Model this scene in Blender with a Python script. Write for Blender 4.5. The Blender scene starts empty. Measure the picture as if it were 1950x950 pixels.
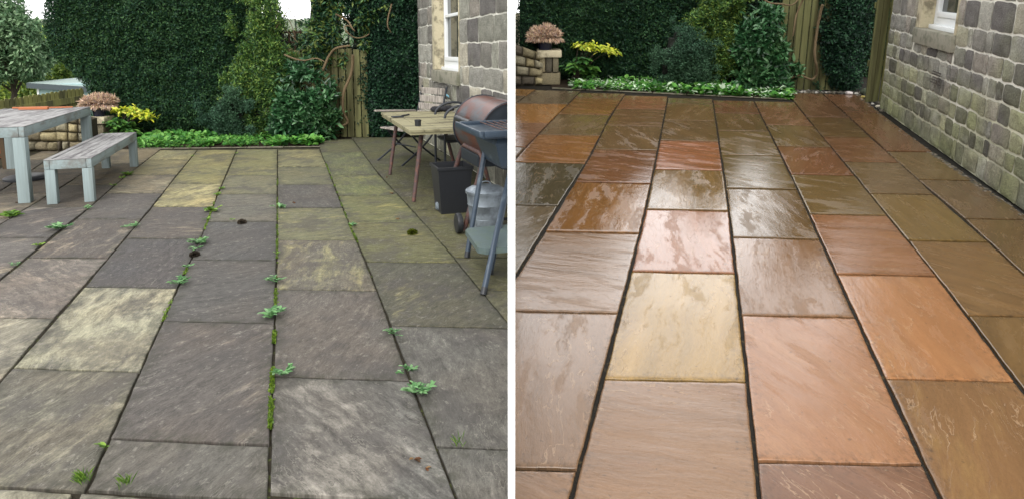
import bpy, bmesh, math, random
import numpy as np
from mathutils import Vector, Matrix

# ------------------------------------------------------------------ camera, sky, sun, exposure
SC = bpy.context.scene
COL = SC.collection
FPX, PITCH, HOR = 1250.0, math.radians(10.0), 30.0          # focal length in photo pixels, tilt, level horizon row
PY0 = HOR + FPX * math.tan(PITCH)
CAM = Vector((0.0, 0.0, 1.55))
cd = bpy.data.cameras.new('camera')
cam = bpy.data.objects.new('camera', cd)
COL.objects.link(cam)
cd.sensor_width = 36.0
cd.lens = FPX / 1950.0 * 36.0
cd.shift_y = (PY0 - 475.0) / 1950.0
cd.clip_start, cd.clip_end = 0.05, 2000.0
cam.location = CAM
cam.rotation_euler = (math.pi / 2 - PITCH, 0, 0)
SC.camera = cam

SUN_EL, SUN_AZ = math.radians(48), math.radians(186)          # azimuth from +Y, clockwise: behind the camera
w = bpy.data.worlds.new('World'); SC.world = w; w.use_nodes = True
nt = w.node_tree; nt.nodes.clear()
sky = nt.nodes.new('ShaderNodeTexSky'); sky.sky_type = 'NISHITA'; sky.sun_disc = False
sky.sun_elevation = SUN_EL; sky.sun_rotation = SUN_AZ
sky.air_density = 1.0; sky.dust_density = 5.0; sky.ozone_density = 1.0
hs = nt.nodes.new('ShaderNodeHueSaturation'); hs.inputs['Saturation'].default_value = 0.16
bgn = nt.nodes.new('ShaderNodeBackground'); bgn.inputs[1].default_value = 0.15
wo = nt.nodes.new('ShaderNodeOutputWorld')
tcw = nt.nodes.new('ShaderNodeTexCoord'); cn = nt.nodes.new('ShaderNodeTexNoise'); cn.inputs['Scale'].default_value = 2.6; cn.inputs['Detail'].default_value = 5
cr = nt.nodes.new('ShaderNodeMapRange'); cr.inputs[1].default_value = .30; cr.inputs[2].default_value = .70; cr.inputs[3].default_value = 4.6; cr.inputs[4].default_value = 8.6
ca_ = nt.nodes.new('ShaderNodeVectorMath'); ca_.operation = 'ADD'      # bright even cloud over the clear sky
nt.links.new(tcw.outputs['Generated'], cn.inputs['Vector']); nt.links.new(cn.outputs['Fac'], cr.inputs[0])
sx = nt.nodes.new('ShaderNodeSeparateXYZ'); nt.links.new(tcw.outputs['Generated'], sx.inputs[0])
br_ = nt.nodes.new('ShaderNodeMapRange'); br_.interpolation_type = 'SMOOTHSTEP'            # sky brightened ahead of the camera, added for reflections in the wet slabs
for i_, k_ in enumerate((.60, .96, 1.0, 3.6)): br_.inputs[i_ + 1].default_value = k_
nt.links.new(sx.outputs['Y'], br_.inputs[0])
cm_ = nt.nodes.new('ShaderNodeMath'); cm_.operation = 'MULTIPLY'; nt.links.new(cr.outputs[0], cm_.inputs[0]); nt.links.new(br_.outputs[0], cm_.inputs[1])
nt.links.new(sky.outputs[0], hs.inputs['Color']); nt.links.new(hs.outputs[0], ca_.inputs[0]); nt.links.new(cm_.outputs[0], ca_.inputs[1]); nt.links.new(ca_.outputs[0], bgn.inputs[0]); nt.links.new(bgn.outputs[0], wo.inputs[0])
sl = bpy.data.lights.new('sun', 'SUN'); sl.energy = 0.6; sl.angle = math.radians(30); sl.color = (1.0, 0.97, 0.92)
sun = bpy.data.objects.new('sun', sl); COL.objects.link(sun)
sd = Vector((math.sin(SUN_AZ) * math.cos(SUN_EL), math.cos(SUN_AZ) * math.cos(SUN_EL), math.sin(SUN_EL)))
sun.rotation_euler = sd.to_track_quat('Z', 'Y').to_euler()
SC.view_settings.view_transform = 'Standard'
SC.view_settings.look = 'None'
SC.view_settings.exposure = 0.25
SC.view_settings.gamma = 1.0
SC.cycles.max_bounces = 6
SC.cycles.transparent_max_bounces = 6

rnd = random.Random(7)
rng = np.random.default_rng(11)

# ------------------------------------------------------------------ frames: the two sloping patios
RC = np.array(cam.rotation_euler.to_matrix())
def ray(px, py):
    return RC @ np.array([(px - 975.0) / FPX, -(py - PY0) / FPX, -1.0])
def unit(v):
    v = np.asarray(v, float); return v / np.linalg.norm(v)
class Frame:
    def __init__(s, vpx, vpy, H):
        d0 = unit(ray(975.0, vpy)); n = unit(np.cross(RC @ np.array([1.0, 0, 0]), d0))
        y = unit(ray(vpx, vpy)); x = np.cross(y, n)
        s.R = np.stack([x, y, n], 1); s.o = np.array(CAM) - n * H; s.H = H
        M = Matrix.Identity(4)
        for i in range(3):
            for j in range(3): M[i][j] = s.R[i, j]
            M[i][3] = s.o[i]
        s.M = M
    def loc(s, d): return s.R.T @ d
    def at(s, px, py, h=0.0):
        d = s.loc(ray(px, py)); c = np.array([0, 0, s.H]); t = (h - s.H) / d[2]
        return c + d * t
    def on(s, px, py, Y):
        d = s.loc(ray(px, py)); return np.array([0, 0, s.H]) + d * (Y / d[1])
    def onx(s, px, py, X):
        d = s.loc(ray(px, py)); return np.array([0, 0, s.H]) + d * (X / d[0])
    def px(s, p):
        q = RC.T @ (s.R @ np.asarray(p, float) + s.o - np.array(CAM))
        return 975 + FPX * q[0] / -q[2], PY0 - FPX * q[1] / -q[2]
L = Frame(535, 97, 1.45)
R = Frame(1331, -38, 1.68)
LI, RI = Frame(975, 97, 1.45), Frame(975, -38, 1.68)      # same two grounds, measured straight away from the camera
PART_L, PART_R = -0.0112, 0.0086        # world x of the partition's two faces

# ------------------------------------------------------------------ numpy value noise
def _h(ix, iy, iz, s):
    n = (ix * 374761393 + iy * 668265263 + iz * 2147483647 + s * 974634777) & 0x7fffffff
    n = ((n ^ (n >> 13)) * 1274126177) & 0x7fffffff
    return ((n ^ (n >> 16)) & 0xffff) / 65535.0
def vn(p, s=0):
    p = np.asarray(p, float); i = np.floor(p).astype(np.int64); f = p - i; f = f * f * (3 - 2 * f)
    r = 0
    for dx in (0, 1):
        for dy in (0, 1):
            for dz in (0, 1):
                wt = (f[..., 0] if dx else 1 - f[..., 0]) * (f[..., 1] if dy else 1 - f[..., 1]) * (f[..., 2] if dz else 1 - f[..., 2])
                r = r + wt * _h(i[..., 0] + dx, i[..., 1] + dy, i[..., 2] + dz, s)
    return r
def fbm(p, s=0, o=3):
    a, t, q = 1.0, 0, 0
    for k in range(o):
        t = t + a * (vn(np.asarray(p) * 2 ** k, s + k) - .5); q += a; a *= .5
    return t / q * 2
def lin(c, k=1.0):
    c = np.asarray(c, float) / 255.0
    return np.where(c <= .04045, c / 12.92, ((c + .055) / 1.055) ** 2.4) * k

# ------------------------------------------------------------------ objects
def tag(o, label=None, cat=None, group=None, kind=None):
    if label: o['label'] = label
    if cat: o['category'] = cat
    if group: o['group'] = group
    if kind: o['kind'] = kind
    return o
def root(name, F, base, label=None, cat=None, group=None, rz=0.0, kind=None):
    o = bpy.data.objects.new(name, None); COL.objects.link(o); o.empty_display_size = .1
    o.matrix_world = F.M @ Matrix.Translation(Vector([float(v) for v in base])) @ Matrix.Rotation(rz, 4, 'Z')
    return tag(o, label, cat, group, kind)
class MB:
    """collects shapes, then links them as ONE mesh object"""
    def __init__(s): s.v = []; s.f = []; s.c = []; s.n = 0; s.uv = []
    def add(s, v, f, c=None):
        v = np.asarray(v, float).reshape(-1, 3)
        s.v.append(v); s.f += [tuple(int(i) + s.n for i in q) for q in f]; s.n += len(v)
        c = np.array([1, 1, 1.0]) if c is None else np.asarray(c, float)
        s.c.append(np.broadcast_to(c, (len(v), 3)).copy() if c.ndim == 1 else c)
        return s
    def box(s, lo, hi, c=None, M=None, bev=0.0):
        lo, hi = np.minimum(lo, hi).astype(float), np.maximum(lo, hi).astype(float)
        if bev <= 0:
            v = np.array([[x, y, z] for x in (lo[0], hi[0]) for y in (lo[1], hi[1]) for z in (lo[2], hi[2])])
            f = [(0, 1, 3, 2), (4, 6, 7, 5), (0, 4, 5, 1), (2, 3, 7, 6), (0, 2, 6, 4), (1, 5, 7, 3)]
        else:
            bm = bmesh.new(); bmesh.ops.create_cube(bm, size=1.0)
            for q in bm.verts: q.co = Vector([lo[i] + (q.co[i] + .5) * (hi[i] - lo[i]) for i in range(3)])
            bmesh.ops.bevel(bm, geom=bm.edges[:], offset=bev, segments=2, affect='EDGES', profile=.6)
            bm.verts.index_update(); v = np.array([q.co[:] for q in bm.verts]); f = [[q.index for q in k.verts] for k in bm.faces]; bm.free()
        if M is not None: v = v @ np.array(M.to_3x3()).T + np.array(M.translation)
        return s.add(v, f, c)
    def bar(s, a, b, w, t=None, c=None, up=(0, 0, 1), bev=0.0):
        a = np.asarray(a, float); b = np.asarray(b, float); t = w if t is None else t
        d = b - a; ln = np.linalg.norm(d); d = d / ln; up = np.asarray(up, float)
        if abs(d @ unit(up)) > .97: up = np.array([0, 1.0, 0])
        x = unit(np.cross(d, up)); z = np.cross(x, d)
        M = Matrix(((x[0], d[0], z[0], a[0]), (x[1], d[1], z[1], a[1]), (x[2], d[2], z[2], a[2]), (0, 0, 0, 1)))
        return s.box((-w / 2, 0, -t / 2), (w / 2, ln, t / 2), c, M, bev)
    def tube(s, P, r, n=8, c=None, cap=True):
        P = np.asarray(P, float); m = len(P); r = np.broadcast_to(np.asarray(r, float), (m,))
        T = np.gradient(P, axis=0); T /= np.linalg.norm(T, axis=1)[:, None]
        u = np.cross(T[0], [0, 0, 1.0]); u = u if np.linalg.norm(u) > .05 else np.cross(T[0], [0, 1.0, 0]); u = unit(u)
        a = np.linspace(0, 2 * math.pi, n, endpoint=False); V = []
        for i in range(m):
            u = unit(u - T[i] * (u @ T[i])); q = np.cross(T[i], u)
            V.append(P[i] + r[i] * (np.cos(a)[:, None] * u + np.sin(a)[:, None] * q))
        V = np.concatenate(V); f = []
        for i in range(m - 1):
            for j in range(n):
                k = (j + 1) % n; f.append((i * n + j, i * n + k, (i + 1) * n + k, (i + 1) * n + j))
        if cap: f.append(tuple(range(n))[::-1]); f.append(tuple((m - 1) * n + j for j in range(n)))
        return s.add(V, f, c)
    def lathe(s, prof, n=24, c=None, axis='Z', off=(0, 0, 0)):
        a = np.linspace(0, 2 * math.pi, n, endpoint=False); V = []; f = []; m = len(prof)
        for r_, z in prof:
            V.append(np.stack([r_ * np.cos(a), r_ * np.sin(a), np.full(n, z)], 1))
        V = np.concatenate(V)
        if axis == 'Y': V = V[:, [0, 2, 1]] * np.array([1, 1, 1])
        for i in range(m - 1):
            for j in range(n):
                k = (j + 1) % n; f.append((i * n + j, i * n + k, (i + 1) * n + k, (i + 1) * n + j))
        if prof[0][0] > 1e-6: f.append(tuple(range(n))[::-1])
        if prof[-1][0] > 1e-6: f.append(tuple((m - 1) * n + j for j in range(n)))
        return s.add(V + np.asarray(off, float), f, c)
    def prism(s, pts, z0, z1, c=None):
        n = len(pts); pts = np.asarray(pts, float)
        V = np.concatenate([np.c_[pts, np.full(n, z0)], np.c_[pts, np.full(n, z1)]])
        f = [tuple(range(n))[::-1], tuple(range(n, 2 * n))] + [(i, (i + 1) % n, n + (i + 1) % n, n + i) for i in range(n)]
        return s.add(V, f, c)
    def mesh(s, name, mat, smooth=None):
        me = bpy.data.meshes.new(name)
        V = np.concatenate(s.v) if s.v else np.zeros((0, 3))
        me.from_pydata(V.tolist(), [], s.f)
        at = me.color_attributes.new('tint', 'FLOAT_COLOR', 'POINT')
        C = np.concatenate(s.c); at.data.foreach_set('color', np.c_[C, np.ones(len(C))].astype(np.float32).ravel())
        me.materials.append(mat)
        bm = bmesh.new(); bm.from_mesh(me); bmesh.ops.recalc_face_normals(bm, faces=bm.faces[:])
        if smooth is not None:
            for f in bm.faces: f.smooth = True
            for e in bm.edges:
                if len(e.link_faces) == 2 and e.calc_face_angle(0) > math.radians(smooth): e.smooth = False
        bm.to_mesh(me); bm.free()
        return me
    def build(s, name, mat, parent=None, F=None, base=None, smooth=None, rz=0.0):
        """with a parent: coordinates are the parent's; with a frame: coordinates are the frame's, origin moved to base"""
        me = s.mesh(name, mat, smooth)
        o = bpy.data.objects.new(name, me); COL.objects.link(o)
        if parent is not None: o.parent = parent
        else:
            base = (0, 0, 0) if base is None else base
            o.matrix_world = (F.M if F else Matrix.Identity(4)) @ Matrix.Translation(Vector([float(v) for v in base])) @ Matrix.Rotation(rz, 4, 'Z')
        return o
def copy_tree(o, parent=None):
    c = o.copy(); COL.objects.link(c)
    if parent is not None: c.parent = parent
    for ch in list(o.children): copy_tree(ch, c)
    return c
def cut_at_partition(o, xw, keep_left=True):
    """trim an object that butts against the partition (world plane x = xw)"""
    bpy.context.view_layer.update()
    for q in [o] + list(o.children_recursive):
        if q.type != 'MESH': continue
        Mi = q.matrix_world.inverted()
        co = Mi @ Vector((xw, 0, 0)); no = (q.matrix_world.to_3x3().transposed() @ Vector((1, 0, 0))).normalized()
        bm = bmesh.new(); bm.from_mesh(q.data)
        r = bmesh.ops.bisect_plane(bm, geom=bm.verts[:] + bm.edges[:] + bm.faces[:], plane_co=co, plane_no=no, clear_outer=keep_left, clear_inner=not keep_left)
        ed = [e for e in r['geom_cut'] if isinstance(e, bmesh.types.BMEdge)]
        if ed:
            try: bmesh.ops.holes_fill(bm, edges=ed, sides=0)
            except Exception: pass
        bm.to_mesh(q.data); bm.free()
def raw_mesh(name, V, Fq, mat, tint=None, parent=None, F=None, base=None):
    """fast path for foliage: V (n,3), Fq (m,k)"""
    me = bpy.data.meshes.new(name)
    me.vertices.add(len(V)); me.vertices.foreach_set('co', np.asarray(V, np.float32).ravel())
    k = Fq.shape[1]; m = len(Fq)
    me.loops.add(m * k); me.loops.foreach_set('vertex_index', Fq.astype(np.int32).ravel())
    me.polygons.add(m); me.polygons.foreach_set('loop_start', np.arange(0, m * k, k, dtype=np.int32))
    me.polygons.foreach_set('loop_total', np.full(m, k, np.int32))
    me.update(calc_edges=True); me.validate()
    if tint is not None:
        at = me.color_attributes.new('tint', 'FLOAT_COLOR', 'POINT')
        at.data.foreach_set('color', np.c_[tint, np.ones(len(tint))].astype(np.float32).ravel())
    me.materials.append(mat)
    o = bpy.data.objects.new(name, me); COL.objects.link(o)
    if parent is not None: o.parent = parent
    else: o.matrix_world = (F.M if F else Matrix.Identity(4)) @ Matrix.Translation(Vector([float(v) for v in (base if base is not None else (0, 0, 0))]))
    return o

# ------------------------------------------------------------------ materials
def mat(name):
    m = bpy.data.materials.new(name); m.use_nodes = True
    N = m.node_tree.nodes; N.clear(); out = N.new('ShaderNodeOutputMaterial'); b = N.new('ShaderNodeBsdfPrincipled')
    m.node_tree.links.new(b.outputs[0], out.inputs[0])
    return m, m.node_tree, b, out
class G:
    def __init__(s, t): s.t = t
    def n(s, ty, **kw):
        q = s.t.nodes.new('ShaderNode' + ty)
        for k, v in kw.items(): setattr(q, k, v)
        return q
    def l(s, a, b): s.t.links.new(a, b)
    def put(s, sock, v):
        if hasattr(v, 'is_output'): s.l(v, sock)
        else: sock.default_value = v
    def noise(s, vec, scale, detail=4, rough=.55, dist=0.0):
        q = s.n('TexNoise'); s.put(q.inputs['Vector'], vec); q.inputs['Scale'].default_value = scale
        q.inputs['Detail'].default_value = detail; q.inputs['Roughness'].default_value = rough; q.inputs['Distortion'].default_value = dist
        return q.outputs['Fac']
    def scale(s, vec, x, y, z):
        q = s.n('VectorMath', operation='MULTIPLY'); s.l(vec, q.inputs[0]); q.inputs[1].default_value = (x, y, z); return q.outputs[0]
    def ramp(s, v, a, b, lo=0.0, hi=1.0):
        q = s.n('MapRange'); q.interpolation_type = 'SMOOTHSTEP'; s.put(q.inputs[0], v)
        for i, k in enumerate((a, b, lo, hi)): q.inputs[i + 1].default_value = k
        return q.outputs[0]
    def m(s, op, a, b=0.0, clamp=False):
        q = s.n('Math', operation=op); q.use_clamp = clamp; s.put(q.inputs[0], a); s.put(q.inputs[1], b); return q.outputs[0]
    def mix(s, f, a, b, mode='MIX'):
        q = s.n('Mix', data_type='RGBA', blend_type=mode); s.put(q.inputs[0], f)
        for i, v in ((6, a), (7, b)):
            if hasattr(v, 'is_output'): s.l(v, q.inputs[i])
            else: q.inputs[i].default_value = (*[float(k) for k in v], 1.0)
        return q.outputs[2]
    def attr(s, name): q = s.n('Attribute'); q.attribute_name = name; return q.outputs['Color']
    def gain(s, col, f):
        q = s.n('VectorMath', operation='SCALE'); s.l(col, q.inputs[0]); s.put(q.inputs['Scale'], f); return q.outputs[0]
    def bump(s, b, h, st, d=0.01):
        q = s.n('Bump'); q.inputs['Strength'].default_value = st; q.inputs['Distance'].default_value = d; s.l(h, q.inputs['Height']); s.l(q.outputs[0], b.inputs['Normal']); return q
    def obj(s): return s.n('TexCoord').outputs['Object']
    def uv(s): return s.n('TexCoord').outputs['UV']

def slab_material(wet):
    m, t, b, _ = mat('wet_sandstone' if wet else 'weathered_sandstone'); g = G(t)
    uv = g.uv(); tint = g.attr('tint'); t2 = g.attr('stain')
    par = g.n('SeparateColor'); g.l(g.attr('amount'), par.inputs[0]); amt = par.outputs[0]; var_ = par.outputs[1]
    warp = g.n('VectorMath', operation='ADD'); g.l(uv, warp.inputs[0])
    nz = g.n('TexNoise'); g.l(uv, nz.inputs['Vector']); nz.inputs['Scale'].default_value = 2.2; nz.inputs['Detail'].default_value = 3
    sub = g.n('VectorMath', operation='SUBTRACT'); g.l(nz.outputs['Color'], sub.inputs[0]); sub.inputs[1].default_value = (.5, .5, .5)
    sc = g.n('VectorMath', operation='SCALE'); g.l(sub.outputs[0], sc.inputs[0]); sc.inputs['Scale'].default_value = .13
    g.l(sc.outputs[0], warp.inputs[1]); W = warp.outputs[0]
    grain = g.scale(W, 2.0, 16.0, 1.0)                                # bedding runs along u
    streak = g.noise(grain, 1.0, 6, .6)
    fine = g.noise(g.scale(W, 14, 48, 1), 2.2, 6, .75)
    speck = g.noise(uv, 130, 4, .75)
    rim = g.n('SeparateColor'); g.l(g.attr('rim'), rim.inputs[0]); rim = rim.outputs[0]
    blotch = g.noise(g.scale(W, 1.2, 2.6, 1), 1.5, 4, .6)
    mott = g.noise(g.scale(W, 1.7, 4.4, 1), 5.5, 7, .72)
    hue = g.noise(uv, 1.7, 3, .5)
    thr = g.m('SUBTRACT', 0.70, g.m('MULTIPLY', amt, .42))
    fld = g.m('ADD', g.m('MULTIPLY', blotch, .55), g.m('ADD', g.m('MULTIPLY', streak, .30), g.m('MULTIPLY', mott, .15)))
    mask = g.m('MULTIPLY', g.m('SUBTRACT', fld, thr), 9.0 if not wet else 5.0, True)
    col = g.mix(mask, tint, t2)
    def sway(v, k): return g.m('MULTIPLY', g.m('SUBTRACT', v, .5), k)
    if wet:
        band = g.noise(g.scale(W, .55, 5.5, 1), 1.3, 5, .6)
        f = g.m('ADD', 1.0, g.m('ADD', g.m('MULTIPLY', sway(band, 1.15), var_), g.m('ADD', sway(streak, .35), g.m('ADD', sway(fine, .60), sway(speck, .40)))))
    else:
        f = g.m('ADD', 1.0, g.m('ADD', g.m('MULTIPLY', sway(streak, .8), var_), g.m('ADD', sway(mott, 2.0), g.m('ADD', sway(fine, 1.7), sway(speck, 1.1)))))
    col = g.gain(col, f)  # stone mottle and grain, deepened to stand for shade in the bump hollows
    if not wet:
        warm = g.ramp(hue, .40, .62); col = g.mix(g.m('MULTIPLY', warm, .45), col, g.mix(1.0, col, (1.10, .99, .90), 'MULTIPLY'))
    # riven ledges: contour lines of a warped bedding field
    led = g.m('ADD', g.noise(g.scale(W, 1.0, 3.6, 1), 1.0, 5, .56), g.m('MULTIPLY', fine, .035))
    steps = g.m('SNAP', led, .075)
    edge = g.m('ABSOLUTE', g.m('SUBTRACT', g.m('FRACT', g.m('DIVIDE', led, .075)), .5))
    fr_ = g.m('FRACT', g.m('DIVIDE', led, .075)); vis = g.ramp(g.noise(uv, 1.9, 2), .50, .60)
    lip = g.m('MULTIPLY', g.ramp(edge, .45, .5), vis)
    ledge_lit = g.m('MULTIPLY', g.ramp(fr_, .90, .955), vis); ledge_shade = g.m('MULTIPLY', g.ramp(fr_, .07, .03), vis)  # lit and shaded sides of the ledges, painted as colour
    if wet:
        g_ = g.mix(g.m('MULTIPLY', ledge_lit, .26), col, lin((214, 182, 146), .8)); g_ = g.mix(g.m('MULTIPLY', ledge_shade, .34), g_, lin((92, 66, 48), .6))
        dots = g.ramp(g.noise(uv, 34, 2, .5), .70, .76); g_ = g.mix(g.m('MULTIPLY', dots, .55), g_, lin((70, 56, 44)))
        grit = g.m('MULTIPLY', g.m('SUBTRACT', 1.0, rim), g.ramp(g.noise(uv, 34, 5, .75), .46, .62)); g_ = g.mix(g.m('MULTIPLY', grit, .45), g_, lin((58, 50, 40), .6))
        g.l(g_, b.inputs['Base Color'])
        film = g.noise(g.scale(W, 1.3, 4.6, 1), 1.6, 8, .70)
        g.l(g.ramp(film, .40, .53, .36, .03), b.inputs['Roughness'])
        b.inputs['IOR'].default_value = 1.47
        h = g.m('ADD', g.m('MULTIPLY', steps, 3.0), g.m('ADD', g.m('MULTIPLY', streak, .45), g.m('ADD', g.m('MULTIPLY', fine, .16), g.m('MULTIPLY', led, 1.6))))
        g.bump(b, h, .28, .012)
    else:
        dirt = g.ramp(g.noise(uv, 2.6, 8, .72), .47, .60)
        c2 = g.mix(g.m('MULTIPLY', dirt, .60), col, lin((84, 80, 77), .66))
        liche = g.ramp(g.noise(g.scale(W, 1, 1.3, 1), 20, 8, .8), .55, .65)
        c3 = g.mix(g.m('MULTIPLY', liche, .40), c2, lin((178, 172, 160), .7))
        c4 = g.mix(g.m('MULTIPLY', ledge_shade, .5), c3, lin((70, 66, 62), .5)); c4 = g.mix(g.m('MULTIPLY', ledge_lit, .30), c4, lin((170, 164, 152), .7))
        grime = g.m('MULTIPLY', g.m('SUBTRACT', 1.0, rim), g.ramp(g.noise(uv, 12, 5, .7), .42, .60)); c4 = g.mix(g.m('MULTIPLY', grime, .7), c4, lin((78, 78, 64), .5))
        g.l(c4, b.inputs['Base Color']); b.inputs['Roughness'].default_value = .80; b.inputs['Specular IOR Level'].default_value = .3
        h = g.m('ADD', g.m('MULTIPLY', steps, 2.4), g.m('ADD', g.m('MULTIPLY', fine, .55), g.m('ADD', g.m('MULTIPLY', mott, .6), g.m('MULTIPLY', speck, .25))))
        g.bump(b, h, .65, .014)
    return m
def plain(name, col, rough=.6, metal=0.0, var=.25, scale=9.0, bump=.2, spec=.5, col2=None, lo=.45, hi=.65, stretch=(1, 1, 1), use_tint=False):
    m, t, b, _ = mat(name); g = G(t); o = g.scale(g.obj(), *stretch)
    n = g.noise(o, scale, 5, .62); n2 = g.noise(o, scale * 5, 3, .6)
    base = None
    if use_tint: c = g.attr('tint')
    else:
        rgb = g.n('RGB'); rgb.outputs[0].default_value = (*[float(k) for k in col], 1); c = rgb.outputs[0]
    if col2 is not None: c = g.mix(g.ramp(n, lo, hi), c, col2)
    c = g.gain(c, g.m('ADD', 1 - var, g.m('MULTIPLY', g.m('ADD', n, n2), var)))
    g.l(c, b.inputs['Base Color']); b.inputs['Roughness'].default_value = rough; b.inputs['Metallic'].default_value = metal
    b.inputs['Specular IOR Level'].default_value = spec
    if bump: g.bump(b, g.m('ADD', n, g.m('MULTIPLY', n2, .6)), bump, .01)
    return m
def leaf_material(name, rough=.5, trans=.25, spec=.35):
    m, t, b, out = mat(name); g = G(t); c = g.attr('tint'); g.l(c, b.inputs['Base Color'])
    b.inputs['Roughness'].default_value = rough; b.inputs['Specular IOR Level'].default_value = spec
    tr = g.n('BsdfTranslucent'); g.l(g.gain(c, 1.3), tr.inputs[0])
    mx = g.n('MixShader'); mx.inputs[0].default_value = trans; g.l(b.outputs[0], mx.inputs[1]); g.l(tr.outputs[0], mx.inputs[2]); g.l(mx.outputs[0], out.inputs[0])
    return m
def stone_material(name, mortar=False):
    m, t, b, _ = mat(name); g = G(t); o = g.obj()
    n = g.noise(o, 7, 6, .65); n2 = g.noise(o, 58, 6, .75); n3 = g.noise(g.scale(o, 20, 20, 60), 2.0, 4, .7)
    c = g.attr('tint')
    f = g.m('ADD', -.98, g.m('ADD', g.m('MULTIPLY', n, 1.2), g.m('ADD', g.m('MULTIPLY', n2, 1.9), g.m('MULTIPLY', n3, .86))))
    if mortar: f = g.m('ADD', .55, g.m('ADD', g.m('MULTIPLY', n, .5), g.m('MULTIPLY', n2, .4)))
    g.l(g.gain(c, f), b.inputs['Base Color']); b.inputs['Roughness'].default_value = .9; b.inputs['Specular IOR Level'].default_value = .25
    g.bump(b, g.m('ADD', n2, g.m('MULTIPLY', n3, 1.0)), .8 if not mortar else .3, .02)
    return m
def wood_material(name, col, worn, lo=.5, hi=.62, grain=(18, 1.2, 18), rough=.75, dark=.5, worn_amt=1.0):
    m, t, b, _ = mat(name); g = G(t); o = g.obj()
    gr = g.noise(g.scale(o, *grain), 2.4, 5, .62); pt = g.noise(g.scale(o, grain[0] * .25, grain[1] * 1.6, grain[2] * .25), 1.6, 5, .65)
    c = g.mix(g.m('MULTIPLY', g.ramp(pt, lo, hi), worn_amt), col, worn)
    c = g.gain(c, g.m('ADD', 1 - dark * .55, g.m('MULTIPLY', gr, dark * 1.1)))
    g.l(c, b.inputs['Base Color']); b.inputs['Roughness'].default_value = rough; b.inputs['Specular IOR Level'].default_value = .3
    g.bump(b, g.m('ADD', gr, pt), .35, .006)
    return m

K = 0.73
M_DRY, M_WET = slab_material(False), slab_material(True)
M_JOINT = plain('joint_soil', lin((50, 46, 38)), .95, var=.5, scale=26, bump=.8, col2=lin((74, 80, 44)), lo=.52, hi=.7, spec=.1)
M_JOINTW = plain('wet_joint_grit', lin((36, 34, 30)), .8, var=.5, scale=26, bump=.8, col2=lin((66, 58, 40)), lo=.56, hi=.7, spec=.12)
M_SETT = plain('sett_stone', lin((158, 152, 128), .8), .9, var=.4, scale=14, bump=.8, col2=lin((120, 122, 84), .8))
M_EDGE = plain('edging_stone', lin((122, 116, 100), .7), .85, var=.5, scale=14, bump=.6, col2=lin((84, 86, 60), .7))
M_SOIL = plain('bed_soil', lin((44, 36, 28)), .95, var=.5, scale=12, bump=1.0, spec=.1)
M_STONE, M_MORTAR = stone_material('wall_stone'), stone_material('lime_mortar', True)
M_DRESS = plain('dressed_stone', lin((186, 176, 148), 1.0), .85, var=.3, scale=8, bump=.4, col2=lin((136, 128, 106), .8))
M_SILL = plain('sill_stone', lin((150, 146, 130), .8), .85, var=.35, scale=8, bump=.4, col2=lin((110, 110, 92), .8))
M_WHITE = plain('white_window_paint', (.78, .80, .80), .35, var=.04, scale=5, bump=.03)
M_PART = plain('white_board', (.86, .86, .86), .5, var=.03, scale=4, bump=.0)
M_BENCH = wood_material('weathered_blue_grey_paint', lin((146, 160, 160), .82), lin((128, 130, 126), .8), .46, .66)
M_BENCHTOP = wood_material('worn_top_boards', lin((150, 149, 147), .85), lin((112, 109, 110), .75), .38, .66, dark=1.0, grain=(26, 1.0, 26))
M_BENCHX = wood_material('weathered_blue_grey_legs', lin((146, 160, 160), .82), lin((124, 132, 128), .8), .50, .68, grain=(18, 18, 1.2))
M_FENCE = wood_material('mossy_fence_wood', lin((120, 120, 68), .85), lin((78, 78, 50), .8), .42, .62, grain=(16, 16, 1.2), dark=.7)
M_GATE = wood_material('green_stained_gate_wood', lin((122, 122, 78), .62), lin((80, 78, 46), .7), .42, .62, grain=(18, 18, 1.0), dark=.8)
M_TWOOD = wood_material('algae_table_wood', lin((156, 150, 118), .75), lin((86, 80, 62), .8), .50, .64, grain=(3, 3, 3), dark=.6)
M_GREYWOOD = wood_material('silvered_wood', lin((168, 160, 150), .85), lin((110, 104, 98), .8), .45, .62, grain=(3, 16, 16), dark=.8)
M_BROWNW = wood_material('brown_wood', lin((82, 66, 46), .8), lin((54, 44, 34), .8), grain=(18, 18, 1.2))
M_TERRA = plain('terracotta_wood', lin((178, 106, 66), .85), .75, var=.3, scale=10)
M_POTTER = plain('terracotta_pot', lin((176, 84, 48), .85), .8, var=.25, scale=10)
M_RUST = plain('rust_brown_tube', lin((78, 62, 60), .9), .65, .2, var=.5, scale=22, bump=.3, col2=lin((100, 66, 54), .9), spec=.4)
M_BARREL = plain('rusted_barrel_steel', lin((86, 90, 96), .62), .42, .25, var=.5, scale=4.5, bump=.15, col2=lin((106, 58, 46), .62), lo=.40, hi=.58, stretch=(1, .7, 1.2))
M_CAP = plain('dark_steel', lin((40, 48, 56), .8), .5, .3, var=.3, scale=8, bump=.08)
M_BLUE = plain('blue_grey_enamel', lin((52, 68, 84), .75), .4, .1, var=.3, scale=8, bump=.1, col2=lin((84, 96, 106), .8), lo=.55, hi=.7)
M_SHELF = plain('worn_blue_green_shelf', lin((98, 114, 114), .75), .45, .1, var=.35, scale=9, bump=.15, col2=lin((92, 108, 100), .8))
M_BLACK = plain('black_plastic', lin((30, 32, 36)), .45, var=.3, scale=9, bump=.05)
M_BLACKM = plain('black_metal', lin((38, 42, 48)), .5, .2, var=.3, scale=14, bump=.1)
M_GALV = plain('galvanised_steel', lin((150, 160, 168), .8), .42, .55, var=.35, scale=10, bump=.06, col2=lin((118, 126, 134), .8))
M_BRISTLE = plain('grey_bristles', lin((120, 130, 136), .8), .9, var=.6, scale=60, bump=1.0, stretch=(1, 1, 1))
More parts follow.
